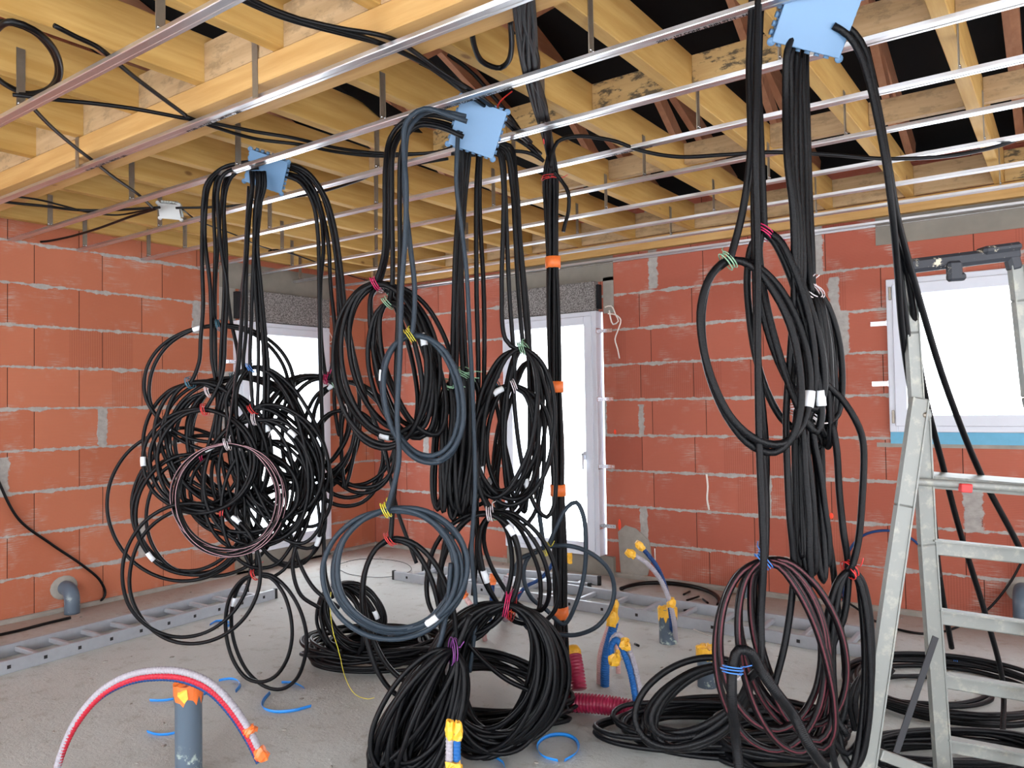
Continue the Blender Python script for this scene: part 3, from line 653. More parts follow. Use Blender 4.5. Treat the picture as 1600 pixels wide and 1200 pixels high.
for i, (nm, s) in enumerate(AR):
    cable('conduit arching from right blue box behind the stepladder, %s' % nm, [tuple(q) + (max(0, (q[1] - 300) / 900) * 1.15,) for q in P(s)], D4 + .1 * 0 + .02 * i, .0115)
cable('black conduit bunch arching tightly over the fourth rail from right blue box', [tuple(q) + (max(0, (q[1] - 300) / 900) * .9,) for q in P('1306,34 1331,54 1349,84 1361,130 1375,190 1389,270 1399,350 1407,430 1420,540 1435,660 1455,800 1466,900')], D4 + .07, .0115)

# ---- cables along the ceiling
def along(label, s, z, r=.010, mat='black2', name='ceiling_cable'):
    return cable(label, [fl(x, y, 2.724) for x, y in P(s)], 0, min(r, .0085), mat, name=name, cat='cable')
along('black cable crossing the timber beam from top left towards the trunk, upper', '330,-14 385,2 440,22 530,44 590,54 620,64 690,112 750,150 790,185 830,222', 2.74)
along('black cable crossing the timber beam from top left towards the trunk, lower', '350,-14 400,10 450,30 540,54 600,70 660,98 720,140 770,175 810,210 845,240', 2.745)
along('third black cable crossing the beam, resting beside the other two', '370,-14 420,12 500,40 580,62 640,88 700,120 760,160 800,200 838,236', 2.76)
along('black cable from the ceiling ring running right above the rails to the middle box', '20,148 90,156 150,162 210,170 290,185 330,192 400,206 460,216 530,232 600,240 680,238 720,225', 2.735)
along('black cable running beside it below the third rail to the middle box', '290,182 340,200 400,217 470,226 530,238 600,244 660,240 700,238', 2.73)
along('black cable slanting down from the near joists to the beam foot', '85,40 120,58 150,72 185,100 220,128 290,180', 2.80)
along('black cable slanting from the ceiling ring under the beam to the grey box', '48,165 80,198 120,232 150,255 175,275 215,303 238,324', 2.73)
along('black cable entering grey ceiling box from the left, upper run', '-20,312 20,317 70,322 120,328 180,328 250,324', 2.73, .0085)
along('thin black cable drooping to the grey ceiling box from the beam', '15,306 60,312 100,322 140,332 180,336 220,330 245,325', 2.735, .006)
along('black cable sagging lowest left of the grey ceiling box', '0,372 20,376 60,378 100,372 150,358 200,340 244,326', 2.72, .0085)
along('black cable leaving the grey ceiling box to the right', '275,325 320,324 370,321 420,314 500,300 560,282 600,265 640,258 700,248', 2.74, .008)
along('thin black cable from the grey box towards the far corner', '285,327 310,345 370,368 400,382 430,392', 2.74, .005)
along('thin black cable arching along the far joists near the corner', '420,392 432,390 455,396 500,412 545,430 580,440', 2.75, .006)
cable('black cable ring hung on the near joists at the top left', [fl(x, y, 2.80 - .002 * i) for i, (x, y) in enumerate(P('-20,36 20,36 50,48 76,72 90,104 84,130 66,143 40,146 12,134 -6,120 -22,90 -10,52 20,34 52,46 80,70 94,104 88,130 60,150 30,148'))], 0, .011, 'black2', name='ceiling_cable', cat='cable')
cable('small black cable loop hanging under the near joists, left of the trunk top', [fl(x, y, 2.82) for x, y in P('737,50 742,75 752,95 768,104 782,106 794,96 799,78 799,52 797,30')], 0, .011, 'black2', name='ceiling_cable', cat='cable')
for k, s in enumerate(['700,85 735,110 770,150 800,188 826,225 848,250', '705,240 760,242 800,236 830,240 850,252', '770,215 800,215 825,228 845,246']):
    cable(('black conduit joining the trunk top from the beam side', 'black conduit joining the trunk top from the left, behind the middle box', 'black conduit from the middle blue box curving into the trunk')[k], P(s), 3.75, .0095)

# ---- blue junction boxes
def jbox(label, c, size, roll, mat='boxblue', face=.8):
    # the lid (local -Z) looks down and out into the room
    root = thing('junction_box', label, 'junction box', loc=c); n = (Vector((0, 0, -1)) * (1 - face * .75) - fwd * face).normalized()
    z = -n; x = (rgt - z * rgt.dot(z)).normalized(); y = z.cross(x); m = Matrix((x, y, z)).transposed().to_4x4(); m.translation = c; m = m @ Matrix.Rotation(roll, 4, 'Z')
    a, b, h = size; bm = bmesh.new(); bbox(bm, -a, a, -b, b, 0, h, .006, m); bmobj('body', bm, mat, root)
    bm = bmesh.new(); bbox(bm, -a - .006, a + .006, -b - .006, b + .006, -.008, -.001, .002, m); bmobj('lid', bm, mat, root)
    bm = bmesh.new(); n = 0
    for s in (-1, 1):
        for k in range(6):
            t_ = (-1 + (k + .5) / 3) * .9
            for (x, y, ax) in ((s * (a + .008), t_ * b, 0), (t_ * a, s * (b + .008), 1)):
                mm = m @ Matrix.Translation((x, y, h * .45)) @ Matrix.Rotation(math.pi / 2, 4, 'Y' if ax == 0 else 'X')
                bmesh.ops.create_cone(bm, cap_ends=True, segments=12, radius1=.009, radius2=.009, depth=.012, matrix=mm)
    bmobj('cable_entry', bm, mat, root, True)
    for sx, sy in ((1, 1), (1, -1), (-1, 1), (-1, -1)):
        bm = bmesh.new(); bmesh.ops.create_cone(bm, cap_ends=True, segments=12, radius1=.013, radius2=.013, depth=.006, matrix=m @ Matrix.Translation((sx * (a + .006), sy * (b + .006), -.002))); bmobj('fixing_lug', bm, mat, root, True)
    return root
jbox('blue square junction box above the left tangle of coils', at(416, 268, 4.05), (.092, .082, .045), .35, face=.75)
jbox('blue square junction box over the middle coils, left of the trunk', at(746, 200, 3.28), (.094, .094, .045), .32, face=.9)
jbox('large blue junction box at the top right, between the nearest rails', at(1275, 30, 2.42), (.108, .085, .045), .22, face=.8)
jbox('small pale grey ceiling box among thin cables at the left', fl(265, 330, 2.74), (.06, .045, .045), .1, 'boxgrey', .7)
tubes('x', [], .001, 'wirew') if 0 else None
tagp(tubes('ceiling_wire', [[at(850, 225, 3.7), at(846, 190, 3.7), at(842, 170, 3.7)], [at(768, 190, 3.3), at(775, 170, 3.35), at(785, 155, 3.4), at(800, 143, 3.45)]], .0035, 'tie_red'), 'thin red wires tying cables beside the middle blue box', 'wire')

# ------------------------------------------------------------------ coils lying on the slab
def floorcoil(label, cx, cy, ra, rb, n, rot=0, jit=.1, r=.0105, mat='black', lead=None, tie=None, lift=0.0, tags=(), tilt=0.0):
    c = fl(cx, cy); S = []
    if lead: S += lead
    for i in range(n):
        ja, jb = 1 + R.uniform(-jit, jit), 1 + R.uniform(-jit, jit); ox, oy = R.uniform(-jit, jit) * ra * .6, R.uniform(-jit, jit) * rb * .6
        for k in range(14):
            a = 2 * math.pi * k / 14; x = ra * ja * math.cos(a) + ox; y = rb * jb * math.sin(a) + oy
            zz = r + .002 + (i % 5) * r * 1.1 + R.uniform(0, .006) + lift * max(0, math.sin(a + tilt)) + (i // 5) * .016 + jit * .09 * (1 + math.sin(a * (1 + i % 2) + i * 1.7)) * (i > 1)
            S.append(Vector((c.x + x * math.cos(rot) - y * math.sin(rot), c.y + x * math.sin(rot) + y * math.cos(rot), zz)))
    root = thing('conduit_coil', label, 'conduit coil', None, c); Q = catmull(S, .03)
    tube('sheath', Q, r, mat, root, raw=True)
    for tg in tags: i = int(len(Q) * tg); tube('tag', Q[i:i + 2], r * 1.35, 'tag', root, raw=True)
    if tie:
        p = fl(tie[0], tie[1], .04); i = min(range(len(Q)), key=lambda k: (Q[k] - p).length); wrap(root, Q[i], Q[min(i + 1, len(Q) - 1)] - Q[i - 1], .04, tie[2])
    return root
floorcoil('flat black conduit coil on the slab under the big grey loops', 590, 1034, .34, .24, 24, .62, .24, tie=(660, 990, 'orange'), tags=(.3,))
cable('black conduit coil standing tilted on the left end of the floor coil', P('540,925 530,918') + loops(520, 918, 36, 56, 14, -28, rv=.3, lv=14, dd=.1), 4.35, .0105, 'black', (520, 920, 'white'), (.3,), name='conduit_coil', cat='conduit coil')
cable('big black conduit coil leaning in front of the taped trunk foot', P('760,960 790,945') + loops(792, 945, 84, 108, 26, 6, rv=.16, lv=9, dd=.12), 3.25, .0108, 'black', (790, 947, 'crimson'), (.2,), name='conduit_coil', cat='conduit coil', rad=.05)
cable('second big black coil, looser, inside the one before the trunk', P('800,930 796,950') + loops(800, 950, 66, 112, 9, 16, rv=.2, lv=8, dd=.1), 3.4, .0106, 'black', (800, 952, 'red'), (), name='conduit_coil', cat='conduit coil', rad=.05)
cable('long black conduit coil slumping left down to the front edge, purple tie', P('735,960 712,1018') + loops(708, 1018, 32, 106, 24, 27, rv=.7, lv=12, dd=.08), 3.05, .0108, 'black', (708, 1018, 'purple'), (), name='conduit_coil', cat='conduit coil', rad=.05)
floorcoil('flat black conduit coil on the slab behind the big leaning coil', 765, 1120, .33, .24, 16, .62, .2, tie=(848, 1055, 'white'), lift=.14, tilt=-.4)
floorcoil('black conduit coil spread on the slab at the right front edge', 1140, 1156, .45, .20, 11, .62, .22, r=.0115, tags=(.4,))
floorcoil('smaller dense black coil under the standing black loop', 1215, 1182, .22, .18, 12, .62, .25, r=.0115)
cable('black conduit standing in arches over the right front coil, tied white and blue', P('1190,1050 1165,1050') + loops(1165, 1055, 44, 86, 6, 60, rv=.45, lv=9, dd=.1), 2.75, .0122, 'black', (1163, 1047, 'white'), (), name='conduit_coil', cat='conduit coil')
cable('stiff black conduit loop standing upright at the front of the reddish coil', P('1158,1230 1150,1160 1143,1090 1145,1035 1155,1015 1172,1020 1188,1045 1210,1080 1240,1120 1262,1160 1290,1200'), 2.3, .016, 'black', (1160, 1045, 'blue'))
floorcoil('wide black conduit coil on the slab behind the stepladder', 1478, 1085, .45, .42, 6, .62, .08, r=.0115, tie=(1492, 1030, 'blue'), tags=(.5,))
floorcoil('inner black coil lying inside the wide one behind the stepladder', 1450, 1085, .26, .20, 2, .62, .2, r=.0105, mat='black')
floorcoil('dense black coil at the bottom right under the lowest ladder rung', 1490, 1196, .34, .13, 9, .62, .1, r=.012)
for i, (s, d) in enumerate([('1370,1010 1350,1050 1338,1090 1342,1130 1356,1170 1362,1200', 2.9), ('1395,1045 1370,1080 1366,1110 1376,1160 1388,1195', 3.0), ('1355,1060 1390,1045 1350,1055 1330,1090 1335,1140', 3.0)]):
    cable(('black conduit bowing left from the wide coil behind the stepladder foot', 'black conduit rising beside the near leg of the stepladder', 'short black conduit curl left of the stepladder leg')[i], P(s), d, .0115)
tagp(tube('cable_offcut', [fl(x, y, .02) for x, y in P('970,920 985,915 1010,911 1045,911 1085,917 1112,926 1124,938 1122,946')], .016, 'black2'), 'thick black cable curving on the slab behind the right floor ladder', 'cable')
tagp(tube('cable_offcut', [fl(x, y, .012) for x, y in P('960,928 985,936 1010,940 1040,944 1075,955')], .010, 'black2'), 'black cable lying under the rungs of the right floor ladder', 'cable')
for i, s in enumerate(['1068,929 1078,924', '1073,938 1092,932', '1098,936 1106,942', '992,1006 998,1009']):
    tagp(tube('cable_offcut', [fl(x, y, .012) for x, y in P(s)], .008, 'black2'), 'tiny black cable offcut on the slab, ' + ('nearest the window wall', 'beside the thick curved cable', 'at the end of the thick curved cable', 'near the grey pipe with a yellow top')[i], 'cable offcut')
tagp(tube('floor_cable', [hit(1300, 912, 1, -.10), hit(1315, 933, 1, -.12), fl(1345, 955, .012), fl(1385, 978, .012), fl(1440, 990, .012), fl(1490, 982, .012), hit(1540, 955, 1, -.1), hit(1575, 915, 1, -.06), hit(1600, 870, 1, -.04), hit(1640, 780, 1, -.03)], .008, 'black2'), 'thin black cable along the foot of the window wall behind the stepladder', 'cable')
tagp(tube('wall_cable', [hit(x, y, 0, .02) for x, y in P('-20,700 0,757 30,812 80,850 130,884 157,908 164,930 150,946 147,949')], .010, 'black2'), 'black cable curling down the left brick wall to the slab', 'cable')
tagp(tube('floor_cable', [fl(x, y, .012) for x, y in P('-20,996 30,985 68,975 110,965')], .010, 'black2'), 'black cable lying along the foot of the left brick wall', 'cable')
tagp(tube('wall_conduit', [hit(x, y, 1, -.03) for x, y in P('1318,940 1320,890 1330,855 1350,836 1380,829 1410,834 1436,852 1450,880')], .009, 'navy'), 'blue conduit arching on the window wall behind the stepladder leg', 'conduit')
tagp(tube('wire_ring', [fl(x, y, .006) for x, y in P('530,890 550,898 600,902 640,893 633,880 600,874 560,874 530,882 528,890')], .0025, 'ink'), 'thin dark wire ring lying near the far corner', 'wire')
tagp(tube('ground_wire', [at(x, y, 3.9) for x, y in P('517,925 516,950 520,985 530,1020 540,1060 555,1085 575,1092 585,1090')], .0018, 'tie_yellow'), 'thin yellow-green wire trailing in front of the flat floor coil', 'wire')
tagp(tubes('shutter_wire', [[hit(x, y, 1, -.06) for x, y in P('945,480 955,478 962,492 966,502 958,507 954,497 952,485')], [hit(x, y, 1, -.05) for x, y in P('950,490 962,492 970,500 966,515 961,530 965,545 968,560')]], .006, 'wirew'), 'white cable curl hanging beside the shutter box over the tall door', 'wire')
tagp(tubes('shutter_wire', [[hit(x, y, 0, .06) for x, y in P('508,508 515,520 520,532 513,535 508,520')], [hit(x, y, 0, .06) for x, y in P('513,535 510,550 515,570 518,588')]], .005, 'wirew'), 'pale cable curl hanging by the left wall door, near the corner', 'wire')

# ------------------------------------------------------------------ pipes and stubs in the slab
def ribbed(S, r, amp, pitch):
    Q = catmull(S, pitch / 4); return Q, (lambda i, ln: r + amp * (1 if math.sin(2 * math.pi * ln / pitch) > 0 else -1) * .5)
def pipe(label, base, r, h, cap=None, lean=(0, 0), mound=True):
    root = thing('waste_pipe', label, 'pipe', 'grey plastic pipes rising from the slab', base); b = Vector(base)
    bm = bmesh.new(); n = 28
    prof = [(r, -.02), (r, h * .78), (r * 1.07, h * .82), (r * 1.07, h), (r * .98, h), (r * .98, h * .5)]
    rings = [[bm.verts.new((b.x + q * math.cos(2 * math.pi * k / n) + lean[0] * z, b.y + q * math.sin(2 * math.pi * k / n) + lean[1] * z, b.z + z)) for k in range(n)] for q, z in prof]
    for A, B_ in zip(rings, rings[1:]):
        for k in range(n): bm.faces.new((A[k], A[(k + 1) % n], B_[(k + 1) % n], B_[k]))
    bmobj('pipe', bm, 'pvc', root, True)
    if cap:
        bm = bmesh.new(); z0 = h - .035; R2 = random.Random(len(label)); top = []; rim = []
        lo = [bm.verts.new((b.x + r * 1.09 * math.cos(2 * math.pi * k / n) + lean[0] * z0, b.y + r * 1.09 * math.sin(2 * math.pi * k / n) + lean[1] * z0, b.z + z0 - R2.uniform(0, .045))) for k in range(n)]
        rim = [bm.verts.new((b.x + r * 1.12 * math.cos(2 * math.pi * k / n) + lean[0] * h, b.y + r * 1.12 * math.sin(2 * math.pi * k / n) + lean[1] * h, b.z + h + R2.uniform(-.004, .01))) for k in range(n)]
        inn = [bm.verts.new((b.x + r * .6 * math.cos(2 * math.pi * k / n) + lean[0] * h, b.y + r * .6 * math.sin(2 * math.pi * k / n) + lean[1] * h, b.z + h + R2.uniform(-.006, .014))) for k in range(n)]
        c = bm.verts.new((b.x + lean[0] * h, b.y + lean[1] * h, b.z + h))
        for A, B_ in ((lo, rim), (rim, inn)):
            for k in range(n): bm.faces.new((A[k], A[(k + 1) % n], B_[(k + 1) % n], B_[k]))
        for k in range(n): bm.faces.new((inn[k], inn[(k + 1) % n], c))
        bmobj('taped_top', bm, cap, root)
    return root
p1 = pipe('grey plastic pipe with crumpled orange tape on top, front left', fl(295, 1212), .052, .37, 'orange')
bm = bmesh.new(); m = at(290, 1088, 3.17 - .07)
q = [at(278, 1080, 3.10), at(292, 1078, 3.09), at(294, 1092, 3.085), at(288, 1100, 3.085), at(277, 1088, 3.09)]
f = bm.faces.new([bm.verts.new(v) for v in q]); e = bmesh.ops.extrude_face_region(bm, geom=[f]); bmesh.ops.translate(bm, vec=fwd * .003, verts=[v for v in e['geom'] if isinstance(v, bmesh.types.BMVert)])
bmobj('yellow_tape', bm, 'yellow', p1)
pipe('grey plastic pipe with a yellow taped top, in the open slab at right', fl(1105, 1072), .049, .20, 'yellow')
pipe('grey plastic pipe with yellow top and green mortar foot, before the right ladder', fl(1044, 1004), .054, .21, 'yellow')
def wpipe(label, ax, x, y, r, floor_to):
    root = thing('waste_pipe', label, 'pipe', 'grey elbow pipes on the walls'); nrm = Vector((1, 0, 0)) if ax == 0 else Vector((0, -1, 0))
    b = hit(x, y, ax, 0); root.location = b
    S = [b - nrm * .02, b + nrm * .05, b + nrm * .09 + Vector((0, 0, -.01)), b + nrm * .12 + Vector((0, 0, -.05)), b + nrm * .125 + Vector((0, 0, -.12)), Vector((b.x, b.y, floor_to)) + nrm * .125]
    tube('pipe', S, r, 'pvc', root, 18); bm = bmesh.new()
    bmesh.ops.create_uvsphere(bm, u_segments=16, v_segments=8, radius=1, matrix=Matrix.Translation(b) @ Matrix.Diagonal((.02 if ax == 0 else r * 1.9, r * 1.9 if ax == 0 else .02, r * 1.7, 1)))
    bmobj('mortar_collar', bm, 'mortar', root, True); return root
wpipe('grey elbow pipe leaving the left brick wall low down', 0, 100, 918, .052, -.01)
wpipe('grey elbow pipe on the window wall behind the reddish coil', 1, 1176, 895, .045, -.01)
tagp((lambda o: o)(wpipe('grey pipe stub on the window wall at the far right edge', 1, 1598, 922, .05, -.01)), 'grey pipe stub on the window wall at the far right edge', 'pipe', 'grey elbow pipes on the walls')
# bundled conduits coming out of the slab
def stub(label, runs, grp=None, tapes=(), cat='conduit stub'):
    """runs: (material, radius, world points); tapes: (point, axis, radius, len, material)"""
    root = thing('conduit_stub', label, cat, grp, runs[0][2][0])
    for m, r, S in runs:
        Q, rf = ribbed(S, r, r * .12, .012 if r < .03 else .016); tube('conduit', Q, rf, m, root, 10, raw=True)
    for p, ax, r, L, m in tapes:
        z = ax.normalized(); S = [p - z * L / 2, p - z * L / 4, p, p + z * L / 4, p + z * L / 2]; rr = [r * .9, r, r * 1.05, r, r * .7]
        tube('tape', S, lambda i, ln, rr=rr: rr[i], m, root, 11, raw=True)
        me = root.children[-1].data if 0 else bpy.data.objects[[o.name for o in bpy.data.objects if o.parent == root and o.name.startswith('tape')][-1]].data
        for v in me.vertices: v.co += Vector((R.uniform(-1, 1), R.uniform(-1, 1), R.uniform(-1, 1))) * r * .22
        me.polygons.foreach_set('use_smooth', [False] * len(me.polygons))
    return root
def V3(s, d): return [at(q[0], q[1], d + (q[2] if len(q) > 2 else 0)) for q in P(s)]
def tp(S, i, r, L, m):
    return (S[i], S[min(i + 1, len(S) - 1)] - S[max(0, i - 1)], r, L, m)
a = V3('80,1250 92,1190 118,1128 160,1078 205,1054 250,1047 292,1051 330,1068 362,1100 390,1142 408,1178', 2.95)
off = lambda S, dx, dz: [s + rgt * dx + upv * dz for s in S]
b_ = off(a, -.006, -.022)
stub('arched pair of pale and red conduits ending in orange tape, left foreground', [('white', .0135, a), ('redc', .0125, b_), ('navy', .008, off(a, -.012, -.034))], tapes=[tp(a, 9, .024, .03, 'orange'), tp(a, 10, .024, .05, 'orange')])
a = V3('700,1340 701,1260 702,1190 703,1140', 2.5); b_ = V3('716,1340 715,1260 714,1190 714,1140', 2.5)
stub('white and blue ribbed conduits with yellow taped tips, bottom centre', [('white', .0125, a), ('blue', .0125, b_)], tapes=[(at(703, 1140, 2.5), Vector((0, 0, 1)), .015, .06, 'yellow'), (at(715, 1142, 2.5), Vector((.1, 0, 1)), .015, .06, 'yellow'), (at(708, 1202, 2.49), Vector((0, 0, 1)), .03, .05, 'yellow')])
b0 = fl(936, 1068); a = [b0, b0 + Vector((.01, 0, .15)), at(955, 968, 4.06)]; c0 = fl(945, 1072); b_ = [c0, c0 + Vector((.01, 0, .15)), at(960, 972, 4.04)]
stub('leaning blue and pink conduits with a yellow tip, right of the trunk foot', [('pinkc', .014, a), ('blue', .023, b_)], tapes=[(at(957, 966, 4.04), Vector((.1, 0, 1)), .03, .07, 'yellow'), (at(961, 948, 4.04), Vector((.1, 0, 1)), .018, .07, 'yellow')])
b0 = fl(1010, 1142); a = [b0] + V3('1003,1100,-.02 994,1050 984,1018 976,1000 966,992 957,1000 959,1030', 3.62); b_ = [fl(998, 1146)] + V3('994,1100,-.02 985,1050 974,1018 968,1005 962,1000 955,1010 956,1032', 3.6)
stub('pair of white and blue conduits bending over, yellow bands, before the pipes', [('white', .0135, a), ('blue', .0145, b_)], tapes=[(at(977, 1006, 3.6), Vector((1, 0, .4)), .03, .03, 'yellow'), (at(960, 1030, 3.6), Vector((0, 0, 1)), .026, .05, 'yellow')])
b0 = fl(966, 1052); stub('short pink conduit stub behind the bending pair', [('pinkc', .013, [b0, b0 + Vector((0, 0, .1)), b0 + Vector((-.005, 0, .2))])], tapes=[(b0 + Vector((-.005, 0, .12)), Vector((0, 0, 1)), .02, .03, 'yellow')])
b0 = fl(1056, 1003); a = [b0] + V3('1053,970 1045,935 1028,900 1008,878 985,865', 4.6); b_ = [fl(1050, 1001)] + V3('1048,960 1042,925 1028,888 1012,866 1000,853', 4.66)
stub('arched white and navy conduits with yellow tips, beside the mortar-footed pipe', [('white', .014, a), ('navy', .0135, b_)], tapes=[(a[-1], a[-1] - a[-2], .022, .06, 'yellow'), (b_[-1], b_[-1] - b_[-2], .022, .06, 'yellow'), (at(1049, 942, 4.6), Vector((.1, 0, 1)), .024, .05, 'yellow')])
a = [fl(790, 968), at(789, 930, 4.5), at(793, 900, 4.5)]; b_ = [fl(802, 962), at(800, 930, 4.55), at(797, 896, 4.55)]
stub('pale conduit stubs with orange bands behind the middle loops', [('white', .022, a), ('pinkc', .018, b_)], tapes=[(at(797, 952, 4.5), Vector((0, 0, 1)), .03, .04, 'orange')])
a = [fl(758, 1000), at(745, 960, 4.1), at(722, 925, 4.1)]; stub('leaning pale conduit with orange bands left of the wide loops', [('pinkc', .014, a)], tapes=[(at(745, 960, 4.1), Vector((-.6, 0, .8)), .022, .04, 'orange'), (a[-1], a[-1] - a[-2], .022, .06, 'orange')])
a = [at(766, 962, 4.6), at(768, 940, 4.6), at(770, 905, 4.6)]; a[0] = fl(766, 968); stub('short navy conduit stub with orange tip, between the pale ones', [('navy', .013, a)], tapes=[(a[-1], Vector((0, 0, 1)), .022, .06, 'orange')])
a = V3('868,868 860,886 843,905 820,918', 5.6); a.append(fl(800, 950)); stub('navy conduit leaning behind the trunk with a yellow tip', [('navy', .014, a[::-1])], tapes=[(at(890, 872, 5.5), Vector((0, 0, 1)), .02, .07, 'yellow')])
# crimson corrugated sheaths
def crim(label, A, B_, r):
    root = thing('duct_sheath', label, 'duct', 'crimson corrugated ducts', A); Q, rf = ribbed([A, A.lerp(B_, .5) + Vector((0, 0, .01)), B_], r, r * .16, .016)
    tube('duct', Q, rf, 'crimson', root, 20, raw=True); ax = (B_ - A).normalized()
    tube('taped_end', [B_ - ax * .01, B_ + ax * .015, B_ + ax * .04], lambda i, ln: (r * 1.06, r * 1.1, r * .75)[i], 'yellow', root, 12, raw=True); return root
z = .046; A = fl(884, 1112); A.z = z; B_ = fl(1008, 1128); B_.z = z
crim('crimson corrugated duct lying right from the trunk foot, yellow taped end', A, B_, .042)
A = fl(905, 1092); A.z = .045; B_ = at(896, 1022, 4.0)
crim('crimson corrugated duct pointing away behind the trunk foot', A, B_, .038)

# ------------------------------------------------------------------ blue strapping on the slab
def strap(label, s, closed=False):
    Q = catmull([fl(x, y, .009) for x, y in P(s)], .02); bm = bmesh.new(); prev = None
    for i, p in enumerate(Q):
        lean = .004 * math.sin(i * .3); t_ = (Q[min(i + 1, len(Q) - 1)] - Q[max(0, i - 1)]).normalized().cross(Vector((0, 0, 1)))
        c = [bm.verts.new(p + Vector((0, 0, -.007)) - t_ * .001), bm.verts.new(p + Vector((0, 0, .007)) + t_ * (.004 + lean)), bm.verts.new(p + Vector((0, 0, .008)) + t_ * (.002 + lean)), bm.verts.new(p + Vector((0, 0, -.008)) - t_ * .003)]
        if prev:
            for k in range(4): bm.faces.new((prev[k], prev[(k + 1) % 4], c[(k + 1) % 4], c[k]))
        prev = c
    tagp(bmobj('strapping', bm, 'strapblue', None, True), label, 'strapping', 'offcuts of blue strapping on the slab')
strap('blue strapping ring on the slab at the bottom centre', '882,1188 898,1178 903,1166 896,1153 878,1147 858,1149 843,1158 840,1170 850,1182 872,1188')
strap('blue strapping hook left of the hanging double loop foot', '422,1082 412,1095 412,1106 430,1112 460,1110 486,1103')
strap('blue strapping arc behind the foot of the double loop', '440,1066 455,1066 468,1070 476,1075')
strap('blue strapping curl beside the left floor ladder', '328,976 338,970 352,970 360,975 352,980')
strap('blue strapping curve behind the arched pale conduit', '342,1063 358,1060 370,1062 376,1070 368,1080')
strap('blue strapping piece left of the orange topped pipe', '234,1094 255,1094 276,1091')
strap('lower blue strapping piece left of the orange topped pipe', '230,1143 245,1147 262,1147 276,1144')
strap('blue strapping loop at the foot of the white and blue conduits', '716,1165 730,1166 750,1172 772,1182 786,1192 789,1206')
strap('blue strapping piece left of the white and blue conduits', '646,1187 662,1194 678,1202')
strap('blue strapping piece behind orange topped pipe', '282,1066 300,1068 322,1070 330,1078 318,1084')

# ------------------------------------------------------------------ ladders lying on the slab
def flat_ladder(label, A, B_, side, w, n, first, h=.074, t_=.025, lift=0):
    A = Vector(A); B_ = Vector(B_); d = (B_ - A).normalized(); s = Vector((d.y, -d.x, 0)) * side
    root = thing('ladder', label, 'ladder', None, A)
    for k in (0, 1):
        bm = bmesh.new(); bar(bm, A + s * w * k + Vector((0, 0, h / 2 + lift)), B_ + s * w * k + Vector((0, 0, h / 2 + lift)), t_, h, bev=.003); bmobj('rail', bm, 'alu', root)
        for e in (A, B_):
            bm = bmesh.new(); bar(bm, e + s * w * k + Vector((0, 0, h / 2 + lift)) - d * .015, e + s * w * k + Vector((0, 0, h / 2 + lift)) + d * .015, t_ * 1.15, h * 1.08, bev=.004)
            bmobj('end_cap', bm, 'hole', root)
    L = (B_ - A).length
    for i in range(n):
        p = A + d * (first + i * (L - 2 * first) / (n - 1)) + Vector((0, 0, h * .5 + lift)); bm = bmesh.new(); bar(bm, p + s * .01, p + s * (w - .01), .03, .03, bev=.004)
        rg = bmobj('rung', bm, 'alu', root)
        for q in (-1,):
            bm = bmesh.new(); bar(bm, p - s * (t_ / 2 + .001), p - s * (t_ / 2 - .004), .02, .02); e = bmobj('rung_end', bm, 'hole'); e.parent = rg; e.matrix_parent_inverse = rg.matrix_world.inverted() if 0 else Matrix.Identity(4)
    return root
flat_ladder('long aluminium ladder lying on the slab along the window wall', (1.36, -1.10, 0), (5.16, -1.12, 0), -1, .37, 14, .16)
flat_ladder('short aluminium ladder section lying inside the far end of the long one', (1.9, -.86, 0), (3.0, -.62, 0), -1, .26, 4, .12)
lA, lB = fl(-160, 1100), fl(430, 935)
flat_ladder('aluminium ladder lying on the slab along the left brick wall', (lB.x, lB.y, 0), (lA.x, lA.y, 0), 1, .33, 12, .12)

# ------------------------------------------------------------------ stepladder at the right
root = thing('stepladder', 'paint-spattered aluminium platform stepladder with a black top rail, at the right', 'stepladder', loc=fl(1450, 1240))
dl = 2.72
def LP(x, y, dd=0): return at(x, y, dl + dd)
def profile(name, pts, w, h, mat='alu2', up=None):
    bm = bmesh.new()
    for A, B_ in zip(pts, pts[1:]): bar(bm, A, B_, w, h, up or -fwd, .004)
    # outer flanges of the channel
    for A, B_ in zip(pts, pts[1:]):
        x = (B_ - A).normalized().cross(up or -fwd).normalized()
        for s in (-1, 1): bar(bm, A + x * s * w * .46 - fwd * h * .5, B_ + x * s * w * .46 - fwd * h * .5, w * .1, h * .25, up or -fwd)
    return bmobj(name, bm, mat, root)
profile('guard_leg', [LP(1418, 436), LP(1424, 520), LP(1432, 645)], .044, .03)
profile('guard_leg', [LP(1586, 415), LP(1592, 470), LP(1608, 620), LP(1640, 745)], .044, .03)
def foot(x0, y0, x1, y1, d0):
    """point on the slab on the line through two picture points"""
    k = 1.0; A = at(x0, y0, d0)
    for it in range(200):
        y = y1 + it; x = x1 + (x1 - x0) / (y1 - y0) * it
        v = at(x, y, d0);
        if v.z < .005: return v
    return v
profile('front_leg', [LP(1436, 622, -.02), LP(1412, 790, -.05), foot(1436, 622, 1352, 1200, dl - .12)], .058, .03)
profile('rear_leg', [LP(1437, 640, .02), LP(1448, 850, .05), foot(1437, 640, 1473, 1200, dl + .12)], .056, .03)
profile('rear_leg', [LP(1660, 660, .02), LP(1680, 850, .05), foot(1660, 640, 1735, 1200, dl + .12)], .056, .03)
profile('front_leg', [LP(1660, 640, -.02), LP(1655, 790, -.05), foot(1660, 622, 1650, 1200, dl - .12)], .058, .03)
